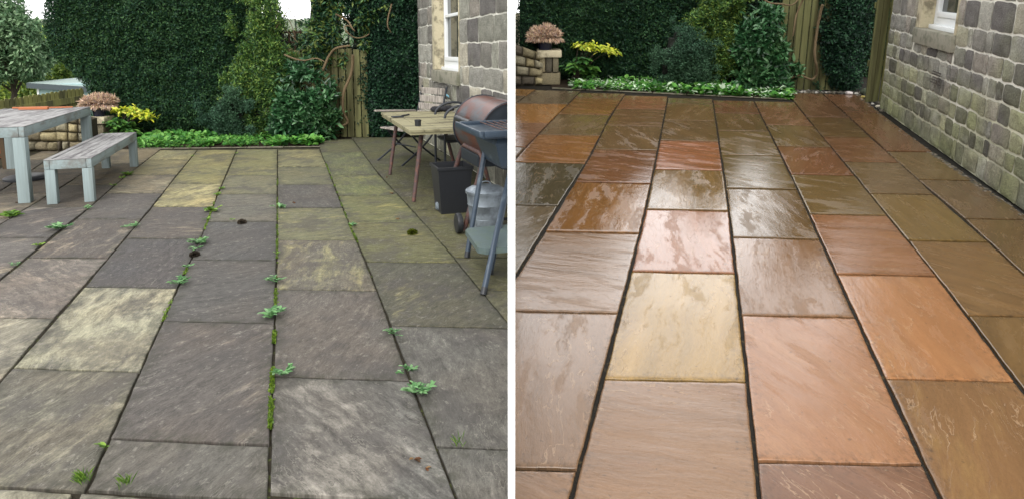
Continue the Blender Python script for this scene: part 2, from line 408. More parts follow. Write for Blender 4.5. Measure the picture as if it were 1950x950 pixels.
M_POTBLUE = plain('navy_glaze', lin((24, 30, 54)), .2, var=.2, scale=7, bump=.03)
M_SHED = plain('pale_blue_shed_paint', lin((150, 176, 176), .85), .7, var=.15, scale=4, bump=.05)
M_SHEDROOF = plain('grey_green_shed_roof', lin((140, 156, 150), .85), .8, var=.25, scale=5, bump=.1)
M_SHEDTRIM = plain('dark_fascia', lin((62, 72, 76), .9), .6, var=.2, scale=5, bump=.05)
M_PALEBLUE = plain('pale_blue_plastic', lin((120, 178, 196), .85), .4, var=.05, scale=5, bump=0)
M_BARK = plain('vine_bark', lin((112, 94, 66), .7), .9, var=.5, scale=22, bump=.8, stretch=(1, 1, .4))
M_TRUNK = plain('tree_bark', lin((70, 60, 48), .7), .9, var=.5, scale=14, bump=.8)
M_LEAF = leaf_material('leaves'); M_GLOSSY = leaf_material('glossy_leaves', .35, .18, .5)
M_YEW = leaf_material('yew_needles', .6, .12, .25)
M_DRYFL = leaf_material('dried_flowers', .9, .2, .1)
M_CORE = plain('foliage_shade', lin((20, 24, 16)), .95, var=.4, scale=14, bump=.5)  # near-black core colour stands for the shade inside the foliage
M_GRAVEL = plain('gravel', (1, 1, 1), .7, var=.3, scale=50, bump=.4, use_tint=True)
M_LITTER = plain('dry_leaf_litter', (1, 1, 1), .9, var=.3, scale=50, bump=.4, use_tint=True)
def glass_material():
    m, t, b, _ = mat('window_glass'); g = G(t)
    b.inputs['Base Color'].default_value = (.030, .036, .032, 1); b.inputs['Roughness'].default_value = .04; b.inputs['Specular IOR Level'].default_value = .5
    return m
M_GLASS = glass_material()
M_GRASSY = plain('far_ground', lin((70, 84, 44), .8), .95, var=.4, scale=.4, bump=.3)

# ------------------------------------------------------------------ ground
g0 = MB(); n = 12; ax = np.linspace(-600, 600, n)
V = np.array([[x, y, -1.75] for y in ax for x in ax]); g0.add(V, [(j * n + i, j * n + i + 1, (j + 1) * n + i + 1, (j + 1) * n + i) for j in range(n - 1) for i in range(n - 1)])
tag(g0.build('ground', M_GRASSY), kind='structure')

# ------------------------------------------------------------------ white board added to stand for the gap between the two views
p = MB()
far = 15.0
y0 = 1.58
V = np.array([(PART_L - .0004, y0, -1.72), (PART_R + .0004, y0, -1.72), (PART_R + .0004, far, -1.72), (PART_L - .0004, far, -1.72),
              (PART_L + .0006, y0, 1.95), (PART_R - .0006, y0, 1.95), (PART_R - .0006, far, 1.95), (PART_L + .0006, far, 1.95)])
p.add(V, [(0, 1, 2, 3), (4, 7, 6, 5), (0, 4, 5, 1), (1, 5, 6, 2), (2, 6, 7, 3), (3, 7, 4, 0)])
tag(p.build('gap_board', M_PART), 'thin upright white board added as the gap between the dry and wet patio views', 'partition')

# ------------------------------------------------------------------ paving
def interp_joint(pts):
    pts = sorted(pts, key=lambda q: q[1]); ys = np.array([q[1] for q in pts], float); xs = np.array([q[0] for q in pts], float)
    def f(y):
        if y < ys[0]: return xs[0] + (y - ys[0]) * (xs[1] - xs[0]) / (ys[1] - ys[0])
        if y > ys[-1]:
            k = max(0, len(ys) - 3)
            return xs[-1] + (y - ys[-1]) * (xs[-1] - xs[k]) / (ys[-1] - ys[k])
        return float(np.interp(y, ys, xs))
    return f
def make_slab(F, quad, c1, c2, amt, material, parent, ang, gap, xw=None, keep_left=True, name='paving_slab', tilt=.0015, puff=0.0):
    """quad: four frame points, near-left, near-right, far-right, far-left"""
    q = [np.array(k[:2]) for k in quad]
    def inset(q, d):
        out = []
        for i in range(4):
            a, b_, c = q[i - 1], q[i], q[(i + 1) % 4]
            e1 = unit(b_ - a); e2 = unit(c - b_); n1 = np.array([-e1[1], e1[0]]); n2 = np.array([-e2[1], e2[0]])
            A = np.array([n1, n2]); out.append(b_ + np.linalg.solve(A, np.array([d, d])))
        return out
    q = inset(q, gap)
    nu, nv = 26, 26
    seed = rnd.random() * 50; ta, tb = (rnd.random() - .5) * 2 * tilt, (rnd.random() - .5) * 2 * tilt
    dz = (rnd.random() - .5) * .003
    uu = np.r_[0, .012, np.linspace(.03, .97, nu - 3), .988, 1.0]; vv = uu.copy(); n = len(uu)
    P = []
    for v in vv:
        for u in uu:
            e = (q[0] * (1 - u) + q[1] * u) * (1 - v) + (q[3] * (1 - u) + q[2] * u) * v
            P.append([e[0], e[1], 0])
    P = np.array(P)
    cen = P.mean(0); w3 = np.c_[P[:, :2] * 7, np.full(len(P), seed)]
    U, Vv = np.meshgrid(uu, vv); U = U.ravel(); Vv = Vv.ravel()
    onb = (U < .001) | (U > .999) | (Vv < .001) | (Vv > .999)
    ring2 = ~onb & ((U < .02) | (U > .98) | (Vv < .02) | (Vv > .98))
    jit = np.stack([fbm(w3 * 1.7, 3, 4), fbm(w3 * 1.7, 9, 4)], 1)
    P[:, :2] += jit * .0065 * (onb | ring2)[:, None]
    P[:, 2] = fbm(w3 * .35, 5, 2) * .0022 + (P[:, 0] - cen[0]) * ta + (P[:, 1] - cen[1]) * tb + dz
    if puff:
        P[:, 2] += puff * (1 - (2 * np.abs(U - .5)) ** 4) * (1 - (2 * np.abs(Vv - .5)) ** 4) + fbm(w3 * 1.6, 31, 3) * puff * .35
    P[onb, 2] -= .0016
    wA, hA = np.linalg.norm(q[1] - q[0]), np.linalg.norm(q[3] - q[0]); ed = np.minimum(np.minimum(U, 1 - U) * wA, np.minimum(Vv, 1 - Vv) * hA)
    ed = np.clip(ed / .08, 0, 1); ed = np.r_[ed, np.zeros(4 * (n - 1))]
    f = [(j * n + i, j * n + i + 1, (j + 1) * n + i + 1, (j + 1) * n + i) for j in range(n - 1) for i in range(n - 1)]
    per = [i for i in range(n)] + [j * n + n - 1 for j in range(1, n)] + [(n - 1) * n + i for i in range(n - 2, -1, -1)] + [j * n for j in range(n - 2, 0, -1)]
    low = P[per].copy(); low[:, 2] = -.045; base = len(P); m_ = len(per)
    P2 = np.concatenate([P, low]); f += [(per[i], base + i, base + (i + 1) % m_, per[(i + 1) % m_]) for i in range(m_)]
    me = bpy.data.meshes.new(name); o3 = np.array([cen[0], cen[1], 0]); me.from_pydata((P2 - o3).tolist(), [], f)
    for poly in me.polygons: poly.use_smooth = poly.index < (n - 1) * (n - 1)
    for nm, c in (('tint', c1), ('stain', c2), ('amount', (amt, .25 + .75 * rnd.random(), 0))):
        a = me.color_attributes.new(nm, 'FLOAT_COLOR', 'POINT'); a.data.foreach_set('color', np.tile(np.r_[np.asarray(c, float), 1], len(P2)).astype(np.float32))
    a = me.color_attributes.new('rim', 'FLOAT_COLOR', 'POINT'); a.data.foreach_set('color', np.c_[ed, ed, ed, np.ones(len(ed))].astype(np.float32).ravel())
    uvl = me.uv_layers.new(name='UVMap'); ca, sa = math.cos(ang), math.sin(ang); off = np.array([rnd.random() * 40, rnd.random() * 40])
    d = P2[:, :2] - o3[:2]; UVv = np.stack([d[:, 0] * ca + d[:, 1] * sa, -d[:, 0] * sa + d[:, 1] * ca], 1) + off
    vi = np.zeros(len(me.loops), np.int32); me.loops.foreach_get('vertex_index', vi); uvl.data.foreach_set('uv', UVv[vi].astype(np.float32).ravel())
    me.materials.append(material)
    o = bpy.data.objects.new(name, me); COL.objects.link(o); o.parent = parent; o.location = o3
    return o

LJ = {-7: [(-260, 300), (-1200, 800)],
      -5: [(118, 286), (-5, 368), (-150, 465)], -4: [(223, 286), (151, 336), (98, 368), (40.5, 402.6), (0, 428)],
      -3: [(304, 286.6), (236, 338), (147, 415.5), (98, 450.5), (55, 489), (0, 531.6)],
      -2: [(376, 286.6), (331.6, 340), (291, 393), (239.5, 452), (162, 544.5), (92, 618), (26, 697.6), (0, 725)],
      -1: [(451, 286), (442, 310), (416, 366), (383, 454), (365, 491), (309.5, 611), (236, 777), (177, 906), (157, 950)],
      0: [(528.8, 285), (528.6, 336), (528, 454), (524, 601), (511, 950)],
      1: [(605, 268), (609, 286), (620, 310), (664, 425), (701, 506), (743.5, 618), (800.6, 777), (870.6, 950)],
      2: [(672, 266), (723, 334.5), (760, 373), (811.6, 428), (878, 506), (922, 561), (966, 612.6), (1100, 770)]}
lj = {k: interp_joint(v) for k, v in LJ.items()}
vp = (535, 97)
lj[-6] = lambda y: 535 + (y - 97) * -1.92
lj[-6] = lambda y: -5 + (y - 368) * -1.99 - 106 * (y - 97) / 271
lj[3] = lambda y: 535 + (y - 97) * 1.60
def C(*c): return lin(c, 1.0)
LS = [  # column (left joint, right joint), then rows: far y, near y, colour, stain colour, stain amount
 ((0, 1), [(285, 318, (124, 121, 98), (148, 142, 112), .4), (318, 352, (112, 110, 92), (138, 134, 106), .3), (352, 396, (98, 95, 92), (128, 124, 108), .3),
           (396, 457, (114, 112, 92), (146, 140, 104), .35), (457, 552, (110, 105, 96), (142, 137, 110), .5), (552, 720, (104, 99, 95), (134, 130, 124), .28), (720, 949, (104, 101, 98), (136, 133, 129), .52)]),
 ((1, 2), [(266, 291, (104, 104, 84), (124, 124, 94), .3), (291, 334, (108, 110, 88), (128, 132, 96), .4), (334, 373, (112, 114, 86), (138, 138, 96), .4), (373, 423, (110, 110, 84), (148, 144, 104), .4),
           (423, 499, (108, 106, 82), (142, 136, 98), .35), (499, 622, (96, 94, 84), (140, 134, 104), .35), (622, 858, (106, 103, 99), (128, 125, 120), .35), (858, 1010, (110, 107, 103), (130, 127, 122), .4)]),
 ((2, 3), [(262, 288, (98, 98, 78), (114, 114, 86), .3), (288, 318, (96, 96, 76), (114, 114, 84), .3), (318, 358, (96, 95, 74), (116, 114, 84), .3), (358, 400, (98, 96, 74), (120, 118, 84), .3),
           (400, 491, (102, 100, 76), (124, 120, 86), .3), (491, 555, (102, 100, 78), (122, 118, 88), .3), (555, 720, (104, 101, 84), (124, 120, 92), .3), (720, 900, (104, 101, 90), (124, 120, 100), .3)]),
 ((-1, 0), [(285, 334, (122, 120, 94), (144, 140, 108), .4), (334, 370, (116, 113, 96), (140, 134, 110), .35), (370, 422, (108, 105, 98), (132, 127, 114), .3), (422, 495, (92, 90, 89), (116, 112, 108), .25),
            (495, 613, (94, 91, 89), (124, 118, 112), .25), (613, 841, (98, 93, 90), (132, 124, 116), .36), (841, 943, (104, 101, 97), (130, 126, 119), .38)]),
 ((-2, -1), [(286, 350, (126, 122, 94), (148, 142, 108), .4), (350, 394, (136, 130, 104), (160, 152, 120), .55), (394, 454, (98, 93, 90), (140, 132, 118), .4), (454, 547, (88, 85, 85), (106, 103, 100), .25),
             (547, 704, (112, 109, 101), (150, 146, 130), .66), (704, 927, (108, 104, 96), (144, 140, 126), .45)]),
 ((-3, -2), [(286, 305, (132, 127, 102), (150, 144, 114), .4), (305, 333, (124, 118, 96), (146, 140, 112), .4), (333, 368, (122, 115, 102), (152, 144, 124), .45), (368, 417, (98, 94, 92), (128, 122, 112), .3),
             (417, 491, (98, 92, 88), (146, 136, 124), .45), (491, 604, (116, 109, 104), (150, 140, 130), .42), (604, 812, (132, 127, 116), (158, 152, 138), .5)]),
 ((-4, -3), [(284, 313, (122, 114, 98), (140, 132, 112), .4), (313, 352, (112, 104, 90), (132, 124, 106), .3), (352, 394, (98, 92, 86), (124, 116, 104), .3), (394, 452, (96, 92, 91), (142, 134, 126), .38), (452, 560, (106, 101, 98), (150, 140, 124), .4), (560, 700, (120, 114, 108), (150, 142, 130), .4)]),
 ((-5, -4), [(284, 322, (120, 112, 98), (140, 132, 114), .4), (322, 369, (112, 104, 94), (134, 126, 110), .35), (369, 417, (124, 116, 104), (156, 146, 130), .4), (417, 500, (118, 110, 104), (150, 142, 130), .4)]),
 ((-6, -5), [(284, 305, (116, 108, 94), (136, 128, 112), .4), (305, 345, (106, 100, 92), (130, 122, 108), .35), (345, 400, (102, 96, 90), (132, 124, 112), .35), (400, 470, (116, 110, 100), (146, 138, 124), .4)]),
]
def bed_poly(F, pxs, y_near, y_far, X):
    a = F.at(pxs, y_near); b_ = F.at(pxs, y_far); pl = [a[:2], b_[:2], np.array([X, b_[1]]), np.array([X, a[1]])]
    return pl if X < 0 else pl
bedL = MB(); bedL.prism([k for k in bed_poly(L, 966.0, 1320, 215, -7.0)], -1.6, -.013)
patioL = bedL.build('patio', M_JOINT, F=L); tag(patioL, kind='structure')
def desat(c, material):
    return .12 * (c / .12) ** 1.3 * np.array([.975, 1.0, .965]) if material is M_DRY else (c * .80 + np.array([.215, .130, .066]) * K * .20) * np.array([1.0, .98, .86])
def rows_to_slabs(F, jt, SL, slope, material, parent, cut, keep_left, gap, ang0, angs):
    for (a, b_), rows in SL:
        for (y1, y2, c1, c2, am) in rows:
            cs = []
            for (jj, yy) in ((a, y2), (b_, y2), (b_, y1), (a, y1)):
                KS = K if material is M_DRY else K * .72; xm = .5 * (jt[a](yy) + jt[b_](yy)); y = yy
                for _ in range(3): y = yy + slope(yy) * (jt[jj](y) - xm)
                cs.append(F.at(jt[jj](y), y))
            yn = cs[0][1]; gp = gap * (1.0 if yn < 5 else 1.15)
            o = make_slab(F, cs, desat(lin(c1, KS), material), desat(lin(c2, KS), material), am, material, parent, ang0 + (rnd.random() - .5) * angs, gp)
            xs = [F.px(k)[0] for k in cs]
            if (keep_left and max(xs) > 964) or (not keep_left and min(xs) < 984): cut.append(o)
cutL, cutR = [], []
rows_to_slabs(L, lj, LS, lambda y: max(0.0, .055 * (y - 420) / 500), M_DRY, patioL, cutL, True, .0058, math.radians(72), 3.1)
# sett edging along the bottom of the picture
for (xa, xb, ya, yb) in ((-170, 146, 920, 1040), (150, 324, 936, 1050), (329, 520, 948, 1060), (524, 700, 956, 1060), (704, 880, 962, 1065)):
    q = [L.at(xa - 40, yb), L.at(xb - 30, yb), L.at(xb, ya + (xb - xa) * .03 + 6), L.at(xa, ya - 4)]
    make_slab(L, q, lin((150, 146, 126), K), lin((176, 172, 150), K), .5, M_DRY, patioL, rnd.random() * 3, .012, name='edging_sett', puff=.016)

RJ = {-4: [(960, 170), (880, 195)], -3: [(1017, 173), (981.6, 197), (850, 287)], -2: [(1102, 178.4), (1048.7, 232), (1008, 274), (982, 302), (860, 433)],
      -1: [(1190.6, 180), (1159, 226), (1133, 281.6), (1096.6, 344), (1063, 392), (1038, 440), (993, 508), (900, 655)],
      0: [(1271.6, 187), (1259, 256), (1240, 351.6), (1205, 505), (1179, 595), (1150, 718), (1089, 941)],
      1: [(1358, 195), (1369, 270.5), (1380, 344), (1393, 432.7), (1398.7, 502.7), (1413, 623), (1423, 727), (1444, 926)],
      2: [(1437, 195), (1465, 252), (1500.5, 322), (1533.7, 392), (1559.5, 451), (1587, 508), (1628, 599.5), (1685, 718), (1754, 874), (1790, 945)],
      3: [(1512, 194), (1565, 259.5), (1618, 322), (1655, 368), (1727, 455), (1773, 510), (1844, 602), (1934, 725), (2000, 810)],
      4: [(1567, 180), (1607, 214), (1661, 265), (1714, 311), (1780.6, 372), (1843, 421.6), (1887, 464), (1931.6, 504.5)],
      5: [(1634, 178), (1690, 228), (1772, 287), (1861, 346), (1950, 409)]}
rj = {k: interp_joint(v) for k, v in RJ.items()}
RS = [
 ((0, 1), [(188, 199, (112, 92, 70), (126, 102, 76), .4), (199, 230, (126, 100, 68), (140, 112, 76), .4), (230, 269, (116, 92, 64), (132, 108, 74), .3), (269, 324, (168, 106, 76), (184, 126, 92), .4), (324, 400, (138, 108, 70), (156, 124, 82), .4),
           (400, 518, (170, 112, 82), (188, 132, 102), .4), (518, 723, (186, 152, 92), (166, 132, 88), .42), (723, 990, (162, 126, 100), (152, 114, 96), .4)]),
 ((1, 2), [(192, 216, (122, 82, 64), (136, 96, 74), .3), (216, 250, (116, 92, 64), (132, 108, 76), .4), (250, 296, (122, 100, 68), (138, 114, 78), .4), (296, 360, (114, 94, 60), (130, 108, 72), .4), (360, 454, (116, 90, 56), (134, 106, 70), .4),
           (454, 601, (150, 112, 84), (168, 128, 98), .4), (601, 881, (184, 132, 100), (196, 148, 114), .5), (881, 1120, (138, 100, 84), (156, 118, 96), .4)]),
 ((2, 3), [(194, 239, (136, 96, 72), (150, 112, 84), .4), (239, 280, (118, 96, 64), (134, 110, 72), .4), (280, 333, (138, 92, 66), (154, 108, 76), .4), (333, 409, (126, 104, 68), (142, 116, 76), .4), (409, 523, (162, 112, 80), (180, 130, 94), .4),
           (523, 723, (192, 134, 92), (208, 156, 112), .45), (723, 990, (146, 108, 74), (170, 136, 88), .45)]),
 ((3, 4), [(178, 224, (122, 90, 70), (136, 104, 80), .4), (224, 262, (116, 92, 62), (132, 106, 72), .4), (262, 309, (138, 96, 70), (154, 112, 80), .4), (309, 370, (126, 104, 76), (142, 118, 86), .4), (370, 459, (138, 112, 64), (154, 128, 78), .4),
           (459, 602, (142, 108, 70), (156, 122, 80), .4), (602, 860, (132, 102, 62), (148, 118, 76), .4)]),
 ((4, 5), [(180, 214, (126, 90, 70), (140, 104, 80), .4), (214, 289, (136, 96, 72), (150, 112, 84), .4), (289, 343, (132, 108, 72), (148, 122, 82), .4), (343, 418, (126, 102, 76), (142, 118, 86), .4), (418, 560, (132, 104, 68), (148, 120, 80), .4)]),
 ((-1, 0), [(183, 208, (148, 102, 76), (160, 116, 88), .4), (208, 240, (122, 94, 68), (138, 108, 78), .4), (240, 286, (118, 94, 68), (134, 108, 78), .4), (286, 348, (128, 84, 60), (142, 98, 70), .4), (348, 442, (148, 102, 60), (162, 118, 74), .4),
            (442, 593, (156, 124, 102), (166, 126, 98), .4), (593, 890, (156, 124, 102), (178, 130, 92), .35), (890, 1140, (158, 122, 96), (170, 136, 110), .4)]),
 ((-2, -1), [(178, 188, (120, 92, 70), (134, 106, 80), .4), (188, 219, (138, 98, 62), (152, 114, 76), .4), (219, 258, (116, 98, 74), (132, 112, 84), .4), (258, 310, (156, 106, 64), (168, 122, 78), .4), (310, 390, (84, 82, 68), (108, 100, 80), .35), (390, 560, (120, 108, 92), (140, 122, 102), .4)]),
 ((-3, -2), [(173, 198, (110, 98, 84), (126, 112, 94), .4), (198, 234, (172, 118, 62), (186, 136, 80), .4), (234, 279, (148, 106, 84), (160, 122, 98), .4), (279, 400, (128, 106, 90), (146, 122, 100), .4)]),
 ((-4, -3), [(170, 182, (166, 122, 70), (180, 136, 84), .4), (182, 240, (120, 104, 88), (134, 116, 98), .4)]),
]
bedR = MB(); bedR.prism([k for k in bed_poly(R, 982.2, 1320, 100, 5.5)], -1.9, -.013)
patioR = bedR.build('patio', M_JOINTW, F=R); tag(patioR, kind='structure')
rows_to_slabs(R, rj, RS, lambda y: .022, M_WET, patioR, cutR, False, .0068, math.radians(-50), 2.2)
for o in cutL: cut_at_partition(o, PART_L - .002, True)
for o in cutR: cut_at_partition(o, PART_R + .002, False)

# ------------------------------------------------------------------ stone house walls
def stone_wall(F, X, Y0, Y1, top, courses, wmin, wmax, opening, parent, base, seed, green=0.0, extra=None, thick=.34, flip=False):
    """face looks towards -X of the frame; opening = (ya, yb, za, zb)"""
    rr = random.Random(seed); mb = MB(); mo = MB()
    bx = np.array(base)
    def block(ya, yb, za, zb, col, proud):
        g_ = .006 + rr.random() * .005
        ya += g_; yb -= g_; za += g_; zb -= g_
        if yb - ya < .05 or zb - za < .05: return
        nu = 10; nv = 8; u = np.linspace(0, 1, nu); v = np.linspace(0, 1, nv); U, V_ = np.meshgrid(u, v); U = U.ravel(); V_ = V_.ravel()
        w_, h_ = yb - ya, zb - za; r_ = min(.020, w_ * .25, h_ * .25)
        y = (U - .5) * w_; z = (V_ - .5) * h_
        # rounded corners
        ay = np.abs(y) - (w_ / 2 - r_); az = np.abs(z) - (h_ / 2 - r_); k = (ay > 0) & (az > 0)
        d = np.maximum(np.hypot(np.maximum(ay, 0), np.maximum(az, 0)), 1e-6); s_ = np.where(k, np.minimum(1, np.maximum(ay, az) / d), 1.0)
        y = np.where(k, np.sign(y) * (w_ / 2 - r_ + ay * s_), y); z = np.where(k, np.sign(z) * (h_ / 2 - r_ + az * s_), z)
        edge = np.minimum(np.minimum(U, 1 - U) * w_, np.minimum(V_, 1 - V_) * h_)
        pill = np.clip(edge / .013, 0, 1); pill = pill * (2 - pill)
        y = y + (ya + yb) / 2; z = z + (za + zb) / 2
        q = np.stack([np.full(len(y), seed * 3.1), y * 9, z * 9], 1)
        y = y + fbm(q * .7, 2) * .022 * (1 - pill); z = z + fbm(q * .7, 8) * .022 * (1 - pill)
        x = X - .004 - pill * proud * .30 - fbm(q * 1.6, 17, 3) * .010 * pill + (1 - pill) * -.001
        n_ = nu * nv; f = [(j * nu + i, (j + 1) * nu + i, (j + 1) * nu + i + 1, j * nu + i + 1) for j in range(nv - 1) for i in range(nu - 1)]
        c = np.tile(col, (n_, 1)) * (1 + .25 * fbm(q * 1.1, 41, 3))[:, None]
        if green:
            gm = np.clip((1.0 - z) * .8 + fbm(q * .25, 51, 3) * .9, 0, 1)[:, None] * green
            c = c * (1 - gm) + (c.mean(1, keepdims=True) * np.array([1.02, 1.08, .52])) * gm
        mb.add(np.stack([x, y, z], 1) - bx, f, c)
    pal = [(130, 128, 121), (142, 140, 131), (120, 117, 110), (108, 105, 100), (146, 141, 127), (94, 91, 88), (124, 123, 113), (134, 128, 119)]
    z = 0.0; ci = 0
    while z < top:
        h = courses[min(ci, len(courses) - 1)] * (1 + (rr.random() - .5) * .10); ci += 1
        y = Y0 - rr.random() * .2
        while y < Y1:
            w_ = wmin + (wmax - wmin) * rr.random(); w_ *= (.8 if h < .2 else 1.15)
            if rr.random() < .15: w_ *= .55
            a, b_ = max(y, Y0), min(y + w_, Y1)
            if Y1 - b_ < .12: b_ = Y1
            y = max(y + w_, b_)
            col = lin(pal[rr.randrange(len(pal))], 1.2) * (.8 + rr.random() * .4)
            oa, ob, za, zb = opening
            if z + h > za + .02 and z < zb and b_ > oa and a < ob:
                if a < oa - .06: block(a, oa, z, z + h, col, .018 + rr.random() * .022)
                if b_ > ob + .06: block(ob, b_, z, z + h, col, .018 + rr.random() * .022)
                if z < za - .05: block(max(a, oa), min(b_, ob), z, za, col, .015)
            else: block(a, b_, z, z + h, col, .018 + rr.random() * .022)
        z += h
    oa, ob, za, zb = opening
    mc = lin((224, 221, 209), .95)
    for (a, b_, c, d) in ((Y0, oa, 0, top), (ob, Y1, 0, top), (oa, ob, 0, za), (oa, ob, zb, top)):
        ny = max(2, int((b_ - a) / .04)); nz = max(2, int((d - c) / .04))
        yy, zz = np.meshgrid(np.linspace(a, b_, ny), np.linspace(c, d, nz)); yy = yy.ravel(); zz = zz.ravel()
        q = np.stack([np.zeros(len(yy)), yy * 8, zz * 8], 1)
        cc = np.tile(mc, (len(yy), 1)) * (1 + .2 * fbm(q, 61, 3))[:, None]
        if green:
            gm = np.clip((.75 - zz) * 1.5 + fbm(q * .25, 51, 3) * .6, 0, 1)[:, None] * green
            cc = cc * (1 - gm * .42) * (1 - gm * np.array([.02, 0, .25]))
        mo.add(np.stack([np.full(len(yy), X) - fbm(q, 71, 2) * .004, yy, zz], 1) - bx, [(j * ny + i, (j + 1) * ny + i, (j + 1) * ny + i + 1, j * ny + i + 1) for j in range(nz - 1) for i in range(ny - 1)], cc)
        mo.box(np.array([X + .02, a, c]) - bx, np.array([X + thick, b_, d]) - bx, mc)
    wl = mo.build('wall', M_MORTAR, parent); st = mb.build('stonework', M_STONE, wl, smooth=60)
    return wl
def window(parent, bx, X, ya, yb, za, zb, bars, rec=.16, surround=.0):
    """white casement in the wall opening; frame's X into the wall"""
    B = np.array(bx)
    fr = MB(); t = .085; xo, xi = X + rec, X + rec + .07
    for a, b_, c, d in ((ya, ya + t, za, zb), (yb - t, yb, za, zb), (ya + t, yb - t, za, za + .13), (ya + t, yb - t, zb - t, zb)):
        fr.box(np.array([xo, a, c]) - B, np.array([xi, b_, d]) - B, bev=.008)
    fr.box(np.array([xo - .045, ya, za - .002]) - B, np.array([xo - .002, yb, za + .045]) - B, bev=.006)
    for s_ in ((ya + t, ya + t + .05), (yb - t - .05, yb - t)):
        fr.box(np.array([xo - .016, s_[0], za + .132]) - B, np.array([xi - .01, s_[1], zb - t - .002]) - B, bev=.006)
    fr.box(np.array([xo - .016, ya + t + .051, za + .132]) - B, np.array([xi - .01, yb - t - .051, za + .19]) - B, bev=.006)
    for z in bars: fr.box(np.array([xo - .014, ya + t + .051, z]) - B, np.array([xi - .012, yb - t - .051, z + .045]) - B, bev=.006)
    wn = fr.build('window', M_WHITE, parent, smooth=40)
    gl = MB(); gl.box(np.array([xo + .03, ya + t, za + .1]) - B, np.array([xo + .038, yb - t, zb - t]) - B); gl.build('pane', M_GLASS, wn)
    rm = MB(); rm.box(np.array([xo + .30, ya - .3, za - .3]) - B, np.array([xo + .31, yb + .3, zb + .3]) - B); rm.build('back_panel', M_CAP, wn)  # plain dark panel set behind the glass
    return wn
def surround(parent, bx, X, ya, yb, za, zb, jw=.16, sill_h=.17):
    B = np.array(bx); j = MB()
    for a, b_ in ((ya - .001, ya + .03), (yb - .03, yb + .001)): pass
    j.box(np.array([X - .012, yb, za]) - B, np.array([X + .30, yb + jw, zb]) - B, bev=.008)
    j.box(np.array([X - .012, ya - jw * .35, za]) - B, np.array([X + .30, ya, zb]) - B, bev=.008)
    j.box(np.array([X - .014, ya - jw, zb + .002]) - B, np.array([X + .30, yb + jw, zb + .3]) - B, bev=.008)
    j.build('window_surround', M_DRESS, parent, smooth=40)
    s = MB(); s.box(np.array([X - .045, ya - jw * .4, za - sill_h]) - B, np.array([X + .28, yb + jw * .7, za - .002]) - B, bev=.012); s.build('sill', M_SILL, parent, smooth=40)
# left house
XL = float(np.mean([L.at(785, 254.5)[0], L.at(962, 362)[0]]))
cutY = L.at(966.5, 97 + 1.45 * 1250 / 6.35)[1]
hl = root('house', L, (XL, 8.6, 0), 'grey stone cottage wall with a tall white window behind the rusty barrel barbecue', 'house')
def yl(px): return L.onx(px, 90, XL)[1]
oa, ob = yl(874), yl(829)
YLC = yl(797)
wlL = stone_wall(L, XL, 5.5, YLC, 4.2, [.26, .25, .27, .24, .24, .27, .30, .29, .30, .31], .34, .62, (oa - .04, ob + .16, 1.0, 3.1), hl, (XL, 8.6, 0), 5, green=.35)
window(hl, (XL, 8.6, 0), XL, oa, ob, 1.17, 3.1, (1.92,), rec=.13)
surround(hl, (XL, 8.6, 0), XL, oa, ob, 1.17, 3.1, jw=.16)
cut_at_partition(hl, PART_L - .003, True)
# right house
XR = float(max(R.at(*q)[0] for q in ((1690, 228), (1772, 287), (1861, 346), (1950, 409)))) + .04
hr = root('house', R, (XR, 6.0, 0), 'stone cottage wall with mossy green lower courses beside the wet brown paving', 'house')
def yr(px): return R.onx(px, 40, XR)[1]
oa, ob = yr(1822), yr(1755)
YRC = yr(1697)
print('WALL', XL, YLC, XR, YRC, yl(829), yl(874), yr(1755), yr(1822))
wlR = stone_wall(R, XR, 2.0, YRC, 4.2, [.20, .16, .17, .18, .165, .18, .19, .25, .26, .27, .27, .28, .29], .21, .43, (oa - .04, ob + .16, .98, 3.0), hr, (XR, 6.0, 0), 9, green=.85)
window(hr, (XR, 6.0, 0), XR, oa, ob, 1.15, 3.0, (1.9,), rec=.12)
surround(hr, (XR, 6.0, 0), XR, oa, ob, 1.15, 3.0, jw=.16)
vb = MB(); vy, vz = yr(1808), None
vq = R.on(1808, 148, vy); B = np.array((XR, 6.0, 0))
for k in range(5): vb.box(np.array([XR - .050, vy - .13 + .02 * (k % 2), vq[2] - .07 + k * .028]) - B, np.array([XR - .043, vy + .13 - .02 * (k % 3), vq[2] - .060 + k * .028]) - B, lin((60, 54, 48)))
vb.build('stone_carving', plain('carved_grooves', (1, 1, 1), .9, var=.2, use_tint=True), wlR)

# ------------------------------------------------------------------ foliage
def rand_unit(n):
    v = rng.normal(size=(n, 3)); return v / np.linalg.norm(v, axis=1)[:, None]
def nrm(v): return v / np.maximum(np.linalg.norm(v, axis=1), 1e-9)[:, None]
def leaf_mesh(P, D, N, Ln, Wd, fold=.15, broad=False):
    D = nrm(D); S = nrm(np.cross(D, N)); N = np.cross(S, D); Ln = np.asarray(Ln)[:, None]; Wd = np.asarray(Wd)[:, None]; n = len(P)
    if not broad:
        V = np.stack([P, P + D * Ln * .45 - S * Wd / 2 + N * Wd * fold, P + D * Ln - N * Ln * .08, P + D * Ln * .45 + S * Wd / 2 + N * Wd * fold], 1)
        b_ = np.arange(n)[:, None] * 4; Fq = np.concatenate([b_ + [0, 1, 2], b_ + [0, 2, 3]]); return V.reshape(-1, 3), Fq, 4
    V = np.stack([P, P + D * Ln * .28 - S * Wd * .42 + N * Wd * fold, P + D * Ln * .68 - S * Wd * .40 + N * Wd * fold - N * Ln * .05, P + D * Ln - N * Ln * .16,
                  P + D * Ln * .68 + S * Wd * .40 + N * Wd * fold - N * Ln * .05, P + D * Ln * .28 + S * Wd * .42 + N * Wd * fold], 1)
    b_ = np.arange(n)[:, None] * 6; Fq = np.concatenate([b_ + [0, 1, 2, 3], b_ + [0, 3, 4, 5]]); return V.reshape(-1, 3), Fq, 6
